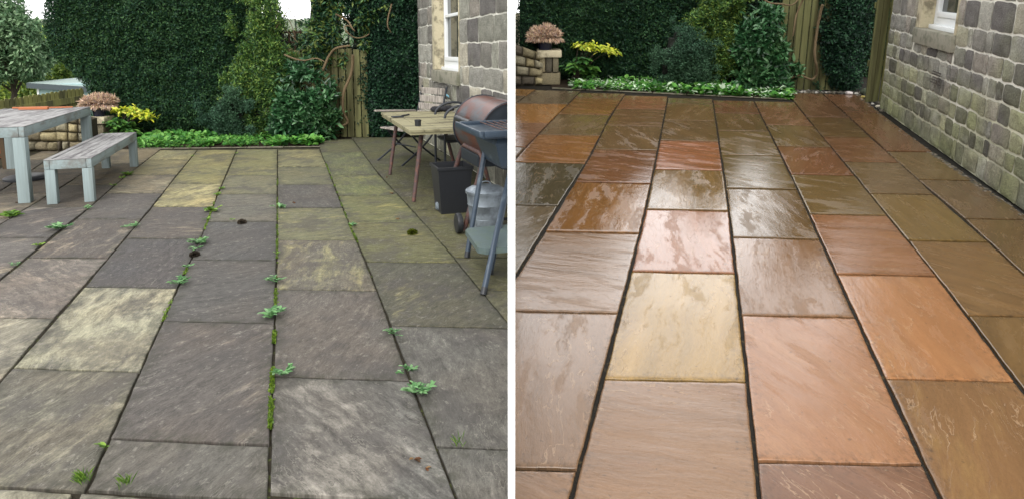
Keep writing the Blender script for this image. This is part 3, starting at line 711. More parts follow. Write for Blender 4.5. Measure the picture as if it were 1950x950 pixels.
def tints(n, cols, k, var=.35, w_=None):
    c = np.array([lin(q) for q in cols]); i = rng.choice(len(c), n, p=w_); return c[i] * (1 - var / 2 + var * rng.random((n, 1))) * k
def inside_poly(x, z, poly):
    r = np.zeros(len(x), bool); n = len(poly)
    for i in range(n):
        x1, z1 = poly[i]; x2, z2 = poly[(i + 1) % n]
        c = ((z1 > z) != (z2 > z)) & (x < (x2 - x1) * (z - z1) / ((z2 - z1) if abs(z2 - z1) > 1e-9 else 1e-9) + x1); r ^= c
    return r
def edge_dist(x, z, poly):
    d = np.full(len(x), 9.0); n = len(poly)
    for i in range(n):
        a = np.array(poly[i]); b_ = np.array(poly[(i + 1) % n]); e = b_ - a; l2 = e @ e
        t = np.clip(((x - a[0]) * e[0] + (z - a[1]) * e[1]) / l2, 0, 1); d = np.minimum(d, np.hypot(x - a[0] - t * e[0], z - a[1] - t * e[1]))
    return d
def mass(F, name, poly, Y, depth, n, cols, k, leaf, label, cat, base, parent_mat=M_YEW, clump=3.2, amp=.16, ragged=.10, broad=False, up=.3, droop=0.0, spread=.6, lvar=.35, gap=.0, group=None, bulge=.45, stems=True, tw=None, core=True, var=.5):
    """a shrub or hedge: leaves through an uneven shell over a solid core coloured dark for the inner shade; poly is its outline in the frame's X-Z plane"""
    poly = np.array(poly, float); base = np.array([(poly[:, 0].min() + poly[:, 0].max()) / 2, Y + depth * .5, base[2]])
    r = root(name, F, base, label, cat, group)
    lo = poly.min(0) - .15; hi = poly.max(0) + .15; P = np.zeros((0, 4)); sd = rnd.randrange(1000)
    while len(P) < n:
        m_ = n * 3; x = lo[0] + rng.random(m_) * (hi[0] - lo[0]); z = lo[1] + rng.random(m_) * (hi[1] - lo[1])
        q = np.stack([x * clump * 1.3, z * clump * 1.3, np.full(m_, sd * 1.0)], 1)
        jx = fbm(q, 3, 3) * ragged * 2; jz = fbm(q, 33, 3) * ragged * 2
        ins = inside_poly(x + jx, z + jz, poly) & (z > base[2] - .02)
        if gap:
            gm = fbm(np.stack([x * 2.6, z * 2.6, np.full(m_, sd + 9.0)], 1), 77, 3); ins &= gm > -gap + rng.random(m_) * .12
        x, z = x[ins], z[ins]; e = edge_dist(x, z, poly)
        P = np.concatenate([P, np.stack([x, z, e, np.zeros(len(x))], 1)])
    P = P[:n]; x, z, e = P[:, 0], P[:, 1], P[:, 2]
    def surf(x, z, e):
        t = np.clip(e / bulge, 0, 1); rd = np.sqrt(np.clip(1 - (1 - t) ** 2, 0, 1))
        q = np.stack([x * clump, z * clump, np.full(len(x), sd + .5)], 1)
        return Y + depth * .5 - depth * .5 * rd - fbm(q, 5, 4) * amp - fbm(q * .3, 15, 2) * amp * .8
    y = surf(x, z, e); h = .02
    stray = np.clip(fbm(np.stack([x * 11, z * 11, np.full(n, sd + 6.0)], 1), 63, 2) - .34, 0, 1) * rng.random(n) * .45
    dyx = (surf(x + h, z, e) - y) / h; dyz = (surf(x, z + h, e) - y) / h
    Nn = nrm(np.stack([dyx, -np.ones(n), dyz], 1))
    back = rng.random(n) ** 2.2
    pos = np.stack([x, y + back * .16 - stray, z + stray * .4], 1) + rng.normal(size=(n, 3)) * .018
    bs = rng.random(n) < .10
    pos[bs, 1] = Y + depth * .5 + (Y + depth * .5 - pos[bs, 1]) * .8            # a thinner coat on the far side
    Nn[bs, 1] *= -1
    D = nrm(Nn * (.55) + rand_unit(n) * spread + np.array([0, 0, up - droop]))
    Nf = nrm(rand_unit(n) * .55 + Nn * .5 + np.array([0, 0, .6]))
    Ln = leaf[0] * (1 - lvar / 2 + lvar * rng.random(n)); Wd = leaf[1] * (1 - lvar / 2 + lvar * rng.random(n))
    V, Fq, kk = leaf_mesh(pos, D, Nf, Ln, Wd, .15, broad)
    T = tints(n, cols, k, var, tw)
    cl = fbm(np.stack([x * 1.1, z * 1.1, np.full(n, sd + 3.0)], 1), 91, 3); T = T * (1 + .45 * cl)[:, None] * (1 + cl[:, None] * np.array([.25, 0, -.15]))
    raw_mesh('foliage', V - base, Fq, parent_mat, np.repeat(T, kk, 0), r)
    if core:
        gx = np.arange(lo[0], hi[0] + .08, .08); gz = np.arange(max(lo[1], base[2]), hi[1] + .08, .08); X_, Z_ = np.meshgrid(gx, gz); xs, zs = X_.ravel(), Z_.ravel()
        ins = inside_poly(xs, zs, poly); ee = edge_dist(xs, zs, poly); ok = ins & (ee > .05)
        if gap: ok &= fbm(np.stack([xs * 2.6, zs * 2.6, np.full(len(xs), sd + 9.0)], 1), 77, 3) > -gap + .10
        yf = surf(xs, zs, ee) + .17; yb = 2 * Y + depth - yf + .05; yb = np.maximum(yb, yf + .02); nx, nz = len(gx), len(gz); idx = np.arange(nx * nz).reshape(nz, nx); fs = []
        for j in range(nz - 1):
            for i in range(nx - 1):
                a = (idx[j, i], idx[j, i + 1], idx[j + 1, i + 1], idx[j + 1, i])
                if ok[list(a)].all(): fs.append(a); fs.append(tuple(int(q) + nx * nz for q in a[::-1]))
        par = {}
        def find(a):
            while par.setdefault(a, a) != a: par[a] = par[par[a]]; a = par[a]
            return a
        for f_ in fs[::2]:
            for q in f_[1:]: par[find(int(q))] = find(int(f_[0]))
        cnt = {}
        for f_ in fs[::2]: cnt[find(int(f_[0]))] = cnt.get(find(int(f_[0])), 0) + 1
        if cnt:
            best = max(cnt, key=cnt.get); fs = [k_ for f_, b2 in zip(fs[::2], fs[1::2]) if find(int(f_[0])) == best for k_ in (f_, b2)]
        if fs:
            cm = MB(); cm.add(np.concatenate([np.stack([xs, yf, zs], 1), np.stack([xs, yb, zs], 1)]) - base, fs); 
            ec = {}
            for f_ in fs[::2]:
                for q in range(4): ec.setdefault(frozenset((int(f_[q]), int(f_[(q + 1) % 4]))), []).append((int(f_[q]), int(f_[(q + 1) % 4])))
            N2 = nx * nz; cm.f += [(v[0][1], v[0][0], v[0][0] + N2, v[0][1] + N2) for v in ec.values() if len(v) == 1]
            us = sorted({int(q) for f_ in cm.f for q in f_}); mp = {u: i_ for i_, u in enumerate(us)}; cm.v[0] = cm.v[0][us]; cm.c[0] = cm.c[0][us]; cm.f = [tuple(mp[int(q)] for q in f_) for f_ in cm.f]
            cm.build('shade_core', M_CORE, r)
    if stems:
        tm = MB(); cx = base[0]
        for q in range(3 if (hi[0] - lo[0]) < 2 else 5):
            a = np.array([base[0] + (rnd.random() - .5) * min(1.6, (hi[0] - lo[0]) * .25), Y + depth * .5, base[2] - .02]); top = a + np.array([(rnd.random() - .5) * .1, .02, (hi[1] - lo[1]) * .6])
            tt = np.linspace(0, 1, 7)[:, None]; pth = a * (1 - tt) + top * tt + np.concatenate([rng.normal(size=(7, 2)) * .02, np.zeros((7, 1))], 1); tm.tube(pth - base, np.linspace(.03, .012, 7), 6)
        tm.build('stem', M_TRUNK, r)
    return r
def polyF(F, Y, pts): return [tuple(F.on(px, py, Y)[[0, 2]]) for px, py in pts]
YEWC = [(24, 52, 30), (36, 68, 38), (58, 92, 52), (28, 60, 44)]
IVYC = [(22, 48, 34), (30, 62, 40), (50, 86, 56), (18, 40, 30)]
GOLDC = [(56, 92, 46), (80, 116, 54), (38, 70, 38), (110, 138, 64)]
LAURC = [(46, 88, 50), (66, 108, 66), (36, 72, 42), (92, 132, 88)]
BOXC = [(48, 82, 58), (66, 100, 76), (34, 60, 44)]
BEDC = [(62, 116, 42), (84, 140, 54), (48, 98, 40), (104, 152, 70)]
KL = .90
def g0z(F, px, py): return F.at(px, py)
# left garden: Y of the planted edge
mass(LI, 'hedge', polyF(LI, 11.1, [(64, -95), (60, 60), (77, 108), (112, 142), (150, 170), (163, 205), (152, 264), (440, 268), (455, -95)]), 11.1, .9, 108800, YEWC, KL, (0.0459, 0.0178),
     'tall dense dark green yew hedge bulging over the picket fence', 'hedge', (-2.2, 11.5, 0), clump=4.5, amp=.17, ragged=.06, spread=.9, droop=.1, lvar=.8)
mass(LI, 'hedge', polyF(LI, 11.3, [(430, -90), (430, 266), (640, 266), (630, 60), (600, 95), (560, 70), (515, 62), (508, 30), (505, -90)]), 11.3, .7, 27200, YEWC, KL, (0.0444, 0.0178),
     'darker stretch of hedge behind the feathery conifer, open to sky at its upper right', 'hedge', (0, 11.6, 0), clump=4, amp=.14, gap=.32, ragged=.14)
mass(LI, 'conifer', polyF(LI, 10.85, [(430, 110), (455, 40), (470, -60), (505, -60), (520, 30), (560, 110), (570, 200), (560, 266), (440, 264), (430, 190)]), 10.85, .5, 32300, GOLDC, KL, (0.0555, 0.0192),
     'feathery yellow green conifer growing against the dark hedge', 'conifer', (-.3, 11.0, 0), parent_mat=M_LEAF, clump=3.6, amp=.22, ragged=.28, spread=.7, gap=.6)
mass(LI, 'shrub', polyF(LI, 10.6, [(384, 240), (392, 190), (418, 165), (446, 172), (462, 205), (458, 262), (395, 262)]), 10.6, .55, 15300, BOXC, KL, (0.0333, 0.0133),
     'small rounded grey green shrub in front of the yew hedge', 'shrub', (-.98, 10.8, 0), amp=.20, clump=4.2, ragged=.20, bulge=.3, spread=.95, gap=1.3, lvar=.9)
mass(LI, 'laurel_bush', polyF(LI, 10.45, [(515, 262), (512, 200), (530, 150), (566, 122), (600, 130), (622, 170), (640, 200), (632, 240), (616, 262)]), 10.45, .6, 5200, LAURC, KL, (.125, .050),
     'broad leaved glossy laurel bush growing in front of the wooden gate', 'shrub', (.28, 10.7, 0), parent_mat=M_GLOSSY, broad=True, amp=.2, clump=2.8, ragged=.12, spread=.8, gap=.4, bulge=.35)
mass(LI, 'ivy_hedge', polyF(LI, 10.95, [(640, -90), (650, 20), (690, 70), (676, 130), (664, 190), (672, 266), (800, 268), (812, 120), (820, -90)]), 10.95, .6, 57800, IVYC, KL, (0.0459, 0.0296),
     'dark ivy clad hedge filling the corner between the gate and the stone house', 'hedge', (1.75, 11.2, 0), clump=3.2, amp=.17, ragged=.16, spread=.75, droop=.35, lvar=.7)
mass(LI, 'climber', polyF(LI, 10.8, [(560, -90), (568, 40), (560, 110), (590, 150), (622, 140), (636, 92), (680, 66), (720, 40), (725, -90)]), 10.8, .7, 9000, [(40, 76, 50), (62, 100, 62), (96, 124, 60), (34, 62, 40), (120, 130, 60)], KL, (.10, .034),
     'tangled leafy climber hanging over the top of the wooden gate', 'climber', (.95, 11.0, 1.2), parent_mat=M_LEAF, clump=3, amp=.25, ragged=.25, spread=.9, droop=.7, gap=.22, stems=False)
# right garden
mass(RI, 'hedge', polyF(RI, 11.0, [(980, -250), (984, 168), (1350, 176), (1350, -96), (1290, -70), (1230, -90), (1200, -230), (1100, -280)]), 11.0, .9, 105400, YEWC, KL, (0.0444, 0.0170),
     'clipped dark green hedge behind the stone pillar and the wet patio', 'hedge', (-1.5, 10.95, 0), clump=4.5, amp=.17, ragged=.06, spread=.9, droop=.1, lvar=.8)
mass(RI, 'conifer', polyF(RI, 10.15, [(1340, 20), (1340, -90), (1385, -110), (1440, -60), (1436, 60), (1432, 168), (1362, 172), (1348, 100)]), 10.15, .5, 25500, GOLDC, KL, (0.0533, 0.0192),
     'yellow green conifer between the dark hedge and the glossy laurel', 'conifer', (.43, 10.3, 0), parent_mat=M_LEAF, clump=3.6, amp=.22, ragged=.26, spread=.7, gap=.8)
mass(RI, 'shrub', polyF(RI, 9.9, [(1258, 150), (1262, 95), (1285, 55), (1320, 46), (1352, 80), (1360, 150), (1350, 172), (1268, 170)]), 9.9, .55, 17000, BOXC, KL, (0.0311, 0.0126),
     'low rounded shrub with small grey green leaves behind the leafy border', 'shrub', (-.15, 10.1, 0), amp=.20, clump=4.2, ragged=.20, bulge=.3, spread=.95, gap=1.3, lvar=.9)
mass(RI, 'laurel_bush', polyF(RI, 9.75, [(1414, 176), (1412, 90), (1440, 30), (1468, 8), (1500, 30), (1512, 90), (1528, 130), (1506, 178)]), 9.75, .6, 3600, LAURC, KL, (.125, .050),
     'glossy broad leaved laurel bush left of the green stained gate', 'shrub', (1.05, 10.0, 0), parent_mat=M_GLOSSY, broad=True, amp=.2, clump=2.8, ragged=.12, spread=.8, gap=.4, bulge=.35)
mass(RI, 'ivy_hedge', polyF(RI, 10.0, [(1548, -250), (1582, 30), (1562, 80), (1568, 176), (1654, 182), (1658, 60), (1676, -250)]), 10.0, .6, 42500, IVYC, KL, (0.0429, 0.0274),
     'dark ivy clad hedge between the green gate and the leaning fence post', 'hedge', (2.35, 10.2, 0), clump=3.4, amp=.16, ragged=.15, spread=.75, droop=.35, lvar=.7)

mass(RI, 'hedge', polyF(RI, 11.6, [(1330, 165), (1330, -55), (1400, -70), (1470, -30), (1520, -60), (1560, -270), (1720, -270), (1730, 178)]), 11.6, .6, 26000, [(28, 54, 30), (44, 74, 40), (20, 42, 28)], KL, (.075, .03),
     'dark green growth added behind the tall green gate to block sky between planks', 'hedge', (2.0, 11.9, 0), clump=3, amp=.15, ragged=.12, spread=.8)  # backing growth added to hide the bright sky between the gate planks
mass(LI, 'hedge', polyF(LI, 11.9, [(560, 262), (560, 110), (620, 96), (700, 60), (800, -60), (820, 262)]), 11.9, .6, 14000, [(28, 54, 30), (44, 74, 40), (20, 42, 28)], KL, (.075, .03),
     'dark green growth added behind the gate beside the laurel to fill its plank gaps', 'hedge', (1.3, 12.2, 0), clump=3, amp=.15, ragged=.12, spread=.8)  # added behind the left gate so its gaps stay dark
# trees beyond the left garden
def tree(F, name, px, py, Y, crown, n, cols, leaf, label, rz, zg=-.6, th=.09):
    c = F.on(px, py, Y); r = root(name, F, (c[0], Y, zg), label, 'tree', 'trees beyond the fence')
    tm = MB(); H_ = c[2] - zg; tt = np.linspace(0, 1, 8)[:, None]
    tm.tube(np.array([0, 0, 0]) * (1 - tt) + np.array([.1, 0, H_ * 1.1]) * tt + np.c_[rng.normal(size=(8, 2)) * .04, np.zeros(8)], np.linspace(th, th * .35, 8), 8)
    lobes = []
    for k in range(crown[3]):
        d = rand_unit(1)[0]; d[2] = abs(d[2]) * 1.2 - .45; ctr = np.array([0, 0, H_]) + d * np.array(crown[:3]) * (.45 + .5 * rnd.random()); lobes.append((ctr, .26 + .3 * rnd.random()))
        a = np.array([0.05, 0, H_ * (.45 + .4 * rnd.random())]); t3 = np.linspace(0, 1, 5)[:, None]; tm.tube(a * (1 - t3) + ctr * t3 + np.c_[np.zeros((5, 2)), .08 * np.sin(t3 * 3.1)], np.linspace(th * .35, .012, 5), 6)
    tm.build('trunk', M_TRUNK, r)
    i = rng.integers(0, len(lobes), n); ctr = np.array([q[0] for q in lobes])[i]; rad = np.array([q[1] for q in lobes])[i] * max(crown[:3]) * .55
    d = rand_unit(n); P = ctr + d * (rad * rng.random(n) ** .33)[:, None]
    V, Fq, kk = leaf_mesh(P, nrm(d * .5 + rand_unit(n)), rand_unit(n) * .6 + np.array([0, 0, 1]), leaf[0] * (.7 + .6 * rng.random(n)), leaf[1] * (.7 + .6 * rng.random(n)))
    raw_mesh('crown', V, Fq, M_LEAF, np.repeat(tints(n, cols, 1.0, .5), kk, 0), r)
    return r
mass(LI, 'shrubbery', polyF(LI, 19, [(-60, 90), (-20, 120), (20, 150), (48, 90), (70, 62), (100, 82), (130, 120), (170, 150), (180, 225), (-60, 225)]), 19, 1.2, 16000, [(120, 146, 66), (148, 168, 80), (84, 112, 56), (104, 132, 72)], KL, (.13, .06),
     'yellow green shrubbery behind the shed and the picket fence', 'shrubs', (-13, 19.5, -.4), parent_mat=M_LEAF, clump=1.4, amp=.5, ragged=.3, spread=.9, lvar=.8, bulge=.8)
tree(LI, 'tree', 18, 105, 17, (1.3, 1.2, 1.9, 26), 20000, [(92, 120, 86), (120, 146, 108), (66, 96, 64)], (.13, .06), 'loose grey green tree at the left edge beyond the fence', 0)
tree(LI, 'tree', 82, 120, 24, (1.2, 1.2, 1.1, 16), 9000, [(150, 172, 76), (178, 192, 92), (112, 140, 62)], (.13, .06), 'bright yellow green tree behind the pale shed', 0, th=.06)
tree(LI, 'tree', -60, 70, 28, (3.2, 2.2, 2.6, 26), 14000, [(66, 92, 62), (84, 112, 74), (52, 78, 54)], (.20, .09), 'large green tree far behind the loose grey green tree', 0, th=.14)
tree(LI, 'tree', 150, 135, 30, (2.6, 2.0, 1.6, 18), 8000, [(84, 114, 62), (108, 136, 70)], (.20, .09), 'mid green tree mostly hidden by the bulging yew hedge', 0, th=.12)
tree(LI, 'tree', 600, 120, 26, (2.6, 1.6, 1.5, 16), 6000, [(70, 100, 66), (96, 124, 80)], (.18, .08), 'distant green tree seen through the gap above the gate', 0, th=.12)

# ground cover along both planted edges
def ground_cover(F, edge_px, back_px, n, cols, label=None):
    P = []
    (ax_, ay), (bx_, by) = edge_px
    for k in range(n):
        t = rnd.random(); u = rnd.random() ** 1.3 * 1.12 - .12 * rnd.random(); a = F.at(ax_ + (bx_ - ax_) * t, ay + (by - ay) * t - u * back_px); P.append([a[0], a[1], 0.0])
    P = np.array(P); q = np.c_[P[:, :2] * 3.0, np.zeros(n)]; keep = fbm(q * 1.4, 13, 3) > -.22; P = P[keep]; n = len(P); q = q[keep]
    hmax = .035 + .07 * np.clip(fbm(q * .8, 23, 3) + .6, 0, 1.2); P[:, 2] = rng.random(n) * hmax
    big = fbm(q * .7, 29, 2) > .08
    Ln = np.where(big, .085, .05) * (.6 + .8 * rng.random(n)); Wd = Ln * np.where(big, .75, .5)
    D = nrm(rand_unit(n) * np.array([1, 1, .35]) + np.array([0, -.25, .35])); N_ = nrm(rand_unit(n) * .4 + np.array([0, -.3, 1]))
    V, Fq, kk = leaf_mesh(P, D, N_, Ln, Wd, .12, True)
    o = raw_mesh('ground_cover', V, Fq, M_LEAF, np.repeat(tints(n, cols, 1.0, .5), kk, 0), None, F)
    tag(o, kind='stuff'); return o
ground_cover(L, ((268, 283), (610, 275)), 20, 6500, BEDC)
ground_cover(R, ((1085, 168), (1506, 188)), 22, 7000, BEDC + [(190, 210, 180)])
def soil(F, pts, z0, z1):
    m = MB(); m.prism([F.at(px, py)[:2] for px, py in pts], z0, z1); o = m.build('planting_bed', M_SOIL, F=F); tag(o, kind='structure')
soil(L, [(150, 284), (612, 276), (612, 243), (150, 243)], -.012, .006)
soil(R, [(1050, 166), (1506, 188), (1512, 150), (1050, 140)], -.012, .006)
# thin stone edging strips between the beds and the paving
def strip(F, a, b_, n, wpx, label):
    m = MB()
    for k in range(n):
        t0, t1 = k / n, (k + .97) / n; p0 = F.at(a[0] + (b_[0] - a[0]) * t0, a[1] + (b_[1] - a[1]) * t0); p1 = F.at(a[0] + (b_[0] - a[0]) * t1, a[1] + (b_[1] - a[1]) * t1)
        m.bar(p0 + [0, 0, .004], p1 + [0, 0, .004], .05, .010 + .010 * rnd.random(), bev=.003)
    o = m.build('edging_strip', M_EDGE, F=F, base=(0, 0, 0)); tag(o, label, 'edging')
strip(L, (262, 284.5), (612, 280), 5, 3, 'thin stone edging between the green border and the dry grey slabs')
strip(R, (1052, 169), (1500, 190), 7, 3, 'thin stone edging between the leafy border and the wet slabs')

# ------------------------------------------------------------------ left garden: fence, shed, retaining wall, pillar, pot
def up3(p, z=0.0): return np.array([p[0], p[1], z])
# picket fence
A = LI.on(-40, 196, 10.5); Bf = LI.on(158, 167, 12.1)
A = np.array([A[0], 10.5, A[2]]); Bf = np.array([Bf[0], 12.1, Bf[2]]); dv = (Bf - A); ln = np.hypot(dv[0], dv[1]); rz = math.atan2(dv[1], dv[0])
fr = root('picket_fence', LI, up3(A), 'mossy wooden fence with round topped pickets below the yew hedge', 'fence', rz=rz)
npk = 23; sl_ = dv[2] / ln
for k in range(npk):
    x = ln * k / npk; zt = A[2] + sl_ * x + (rnd.random() - .5) * .015; wd = ln / npk * .86
    a = np.linspace(0, math.pi, 7); prof = [(x, -.3), (x + wd, -.3)] + [(x + wd / 2 + wd / 2 * math.cos(t), zt - wd * .45 + wd * .45 * math.sin(t)) for t in a]
    m = MB(); n_ = len(prof); V = np.array([(px_, y_, z_) for y_ in (-.01, .012) for px_, z_ in prof]); m.add(V, [tuple(range(n_)), tuple(range(n_, 2 * n_))[::-1]] + [(i, (i + 1) % n_, n_ + (i + 1) % n_, n_ + i) for i in range(n_)])
    m.build('picket', M_FENCE, fr)
for zz in (.15, .24 + .3):
    m = MB(); m.bar((-.05, .04, A[2] - .62 + zz), (ln + .02, .04, Bf[2] - .62 + zz), .045, .085); m.build('rail', M_FENCE, fr)
m = MB(); m.bar((0, -.03, A[2] - .20), (ln, -.03, Bf[2] - .20), .03, .11); m.build('rail', M_FENCE, fr)
for x in (.02, ln * .52, ln):
    m = MB(); m.box((x - .05, .02 + .045, -.5), (x + .05, .165, A[2] + sl_ * x - .04), bev=.01); m.build('post', M_FENCE, fr)
# shed
sp = LI.on(108, 176, 16.5); sh = root('garden_shed', LI, (sp[0], 16.5, -.4), 'pale blue garden shed with a low pitched roof beyond the picket fence', 'shed')
zt = LI.on(100, 160, 16.5)[2] + .4; k = 16.5 / FPX
m = MB(); m.box((-36 * k, 0, 0), (62 * k, 2.2, zt)); 
m.build('wall', M_SHED, sh)
for zz in np.arange(.25, zt, .16):
    pass
m = MB()
m.add([(-48 * k, -.12, zt - .02), (66 * k, -.12, zt - .12), (66 * k, 1.6, zt - .02), (-20 * k, 1.6, zt + .06), (-48 * k, -.12, zt + .03), (66 * k, -.12, zt - .07), (66 * k, 1.6, zt + .03), (-20 * k, 1.6, zt + .11)],
      [(0, 3, 2, 1), (4, 5, 6, 7), (0, 1, 5, 4), (1, 2, 6, 5), (2, 3, 7, 6), (3, 0, 4, 7)])
rf = m.build('roof', M_SHEDROOF, sh)
m = MB(); m.bar((-48 * k, -.14, zt - .04), (67 * k, -.14, zt - .14), .03, .13); m.build('fascia', M_SHEDTRIM, rf)
m = MB(); m.box((-37 * k, -.015, 0), (-33 * k, .03, zt - .07)); m.build('corner_trim', M_WHITE, sh)
# rough stone retaining walls
def rough_wall(F, name, p0, p1, h0, h1, rows, cols, base, label, seed, thick=.4, pal=None, shear=0.0):
    """p0 -> p1 along its foot, face to the viewer; rows of squared rubble"""
    rr = random.Random(seed); r = root(name, F, base, label, 'wall'); B = np.array(base, float)
    p0 = np.array(p0[:2]); p1 = np.array(p1[:2]); d = p1 - p0; ln = np.linalg.norm(d); d /= ln; nn = np.array([d[1], -d[0]])
    if nn[1] > 0: nn = -nn
    m = MB(); pal = pal or [(150, 140, 110), (132, 122, 98), (164, 152, 116), (108, 100, 86), (140, 134, 112)]
    core = MB(); V = []
    for s_ in (0, 1):
        for x, h in ((0, h0), (ln, h1)):
            q = p0 + d * x - nn * (.05 if s_ == 0 else thick); V += [(q[0], q[1], -.06), (q[0], q[1], h - .03)]
    core.add(np.array(V) - B, [(0, 2, 3, 1), (4, 5, 7, 6), (0, 1, 5, 4), (2, 6, 7, 3), (1, 3, 7, 5), (0, 4, 6, 2)], lin((70, 64, 52), .8)); cr_ = core.build('hearting', M_MORTAR, r)
    for j in range(rows):
        x = -.02 - rr.random() * .1
        while x < ln - .05:
            w_ = ln / cols * (.6 + .8 * rr.random()); x1 = min(x + w_, ln); 
            if ln - x1 < .08: x1 = ln
            x0 = max(x, 0); u0, u1 = x0 / ln, x1 / ln
            za0, za1 = [(h0 * (1 - u) + h1 * u) * j / rows - shear * 0 for u in (u0, u1)]; zb0, zb1 = [(h0 * (1 - u) + h1 * u) * (j + 1) / rows for u in (u0, u1)]
            c = lin(pal[rr.randrange(len(pal))], .8) * (.8 + .4 * rr.random())
            g_ = .008; nu, nv = 7, 6; U, V_ = np.meshgrid(np.linspace(0, 1, nu), np.linspace(0, 1, nv)); U = U.ravel(); V_ = V_.ravel()
            xs = x0 + g_ + (x1 - x0 - 2 * g_) * U; zs = (za0 * (1 - U) + za1 * U + g_) * (1 - V_) + (zb0 * (1 - U) + zb1 * U - g_) * V_
            ed = np.minimum(np.minimum(U, 1 - U) * (x1 - x0), np.minimum(V_, 1 - V_) * (zb0 - za0)); pl_ = np.clip(ed / .04, 0, 1); pl_ = pl_ * (2 - pl_)
            q = np.stack([xs * 8, zs * 8, np.full(len(xs), seed + j * 2.3)], 1); pr = -.03 + pl_ * (.045 + .02 * rr.random()) + fbm(q * 1.3, 5, 3) * .012 * pl_
            xy = p0 + d * xs[:, None] + nn * pr[:, None]
            cc = np.tile(c, (len(xs), 1)) * (1 + .3 * fbm(q * .8, 15, 3))[:, None]
            V3 = np.c_[xy, zs]; per = [i for i in range(nu)] + [t * nu + nu - 1 for t in range(1, nv)] + [(nv - 1) * nu + i for i in range(nu - 2, -1, -1)] + [t * nu for t in range(nv - 2, 0, -1)]
            low = V3[per] - np.c_[np.tile(nn * .12, (len(per), 1)), np.zeros(len(per))]; n_ = len(V3)
            f = [(t * nu + i, t * nu + i + 1, (t + 1) * nu + i + 1, (t + 1) * nu + i) for t in range(nv - 1) for i in range(nu - 1)] + [(per[i], n_ + i, n_ + (i + 1) % len(per), per[(i + 1) % len(per)]) for i in range(len(per))]
            m.add(np.concatenate([V3, low]) - B, f, np.concatenate([cc, cc[per]])); x = x1
    m.build('stonework', M_STONE, r, smooth=70)
    return r, cr_
def wall_px(F, name, a, b_, ha, hb, rows, cols, label, seed, **kw):
    p0 = F.at(*a); p1 = F.at(*b_); h0 = F.on(a[0], ha, p0[1])[2]; h1 = F.on(b_[0], hb, p1[1])[2]
    return rough_wall(F, name, p0, p1, h0, h1, rows, cols, up3((p0 + p1) / 2), label, seed, **kw)
wall_px(LI, 'retaining_wall', (-60, 287), (107, 289), 214, 216, 4, 5, 'squared stone garden wall seen between the legs of the blue grey table', 3)
wall_px(LI, 'retaining_wall', (108, 289), (176, 286), 213, 226, 4, 3, 'short stone wall stepping down towards the flower pot pillar behind the bench', 4)
def pillar(F, cx, ybase, wpx, cap, label, seed, wb=1.0):
    b0 = F.at(cx, ybase); k = b0[1] / FPX; zc0 = F.on(cx, cap[1], b0[1])[2]; zc1 = F.on(cx, cap[0], b0[1])[2]; w_ = wpx * k
    r = root('stone_pillar', F, up3(b0), label, 'pillar'); rr = random.Random(seed); m = MB(); z = 0; j = 0
    while z < zc0 - .02:
        h = min(.16 + .08 * rr.random(), zc0 - z); 
        if zc0 - z - h < .06: h = zc0 - z
        n_ = 1 if j == 0 else 2 + (j % 2); ww = w_ * (wb if j == 0 else 1.0)
        for i in range(n_):
            c = lin([(128, 120, 98), (104, 98, 84), (88, 84, 80), (146, 136, 108)][rr.randrange(4)], .8) * (.85 + .3 * rr.random())
            m.box((-ww / 2 + ww * i / n_ + .006, -.02 * rr.random(), z + .005), (-ww / 2 + ww * (i + 1) / n_ - .006, w_ * .95, z + h - .005), c, bev=.022)
        z += h; j += 1
    m.build('shaft', M_STONE, r, smooth=50)
    m = MB(); m.box((-w_ / 2 - .03, -.04, zc0), (w_ / 2 + .04, w_ + .02, zc1), bev=.015); m.build('cap', M_DRESS, r, smooth=40)
    return b0, zc1, k, w_
pb, pz, pk, pw = pillar(LI, 186, 268, 27, (223.5, 236.5), 'squat stone pillar with a pale cap behind the blue grey bench', 6)
def flower_pot(F, c, z, k, rpot, hpot, dome, label, seed, off):
    r = root('flower_pot', F, (c[0] + off, c[1] + .16, z), label, 'plant pot')
    m = MB(); m.lathe([(rpot * .78, 0), (rpot, hpot * .8), (rpot * 1.06, hpot * .84), (rpot * 1.06, hpot), (rpot * .95, hpot), (rpot * .9, hpot * .86), (0, hpot * .86)], 24); m.build('pot', M_POTBLUE, r, smooth=40)
    n = 4200; d = rand_unit(n); d[:, 2] = np.abs(d[:, 2]) * 1.1 - .28; lump = 1 + .5 * fbm(d * 3.5, seed, 3); P = d * np.array(dome) * lump[:, None] * (.80 + .2 * rng.random((n, 1))) + np.array([0, 0, hpot + dome[2] * .35])
    low = d[:, 2] < -.02
    D = nrm(d * .8 + rand_unit(n) * .6 + np.where(low, -.9, .1)[:, None] * np.array([0, 0, 1])); V, Fq, kk = leaf_mesh(P, D, rand_unit(n), .06 * (.6 + .8 * rng.random(n)), .014 * (.6 + .8 * rng.random(n)), .1)
    raw_mesh('dried_flowers', V, Fq, M_DRYFL, np.repeat(tints(n, [(206, 176, 150), (228, 204, 180), (176, 142, 122), (160, 140, 136), (196, 178, 146)], .95, .5), kk, 0), r)
    m = MB(); m.lathe([(rpot * .8, hpot * .8), (dome[0] * .72, hpot + dome[2] * .25), (dome[0] * .7, hpot + dome[2] * .6), (dome[0] * .35, hpot + dome[2] * .95), (0, hpot + dome[2])], 16, lin((120, 98, 80), .5)); m.build('stalks', M_LITTER, r, smooth=60)
flower_pot(LI, pb, pz, pk, .105, .15, (.25, .22, .16), 'dark blue pot of faded dried flowers on the pillar behind the grey bench', 3, -.04)
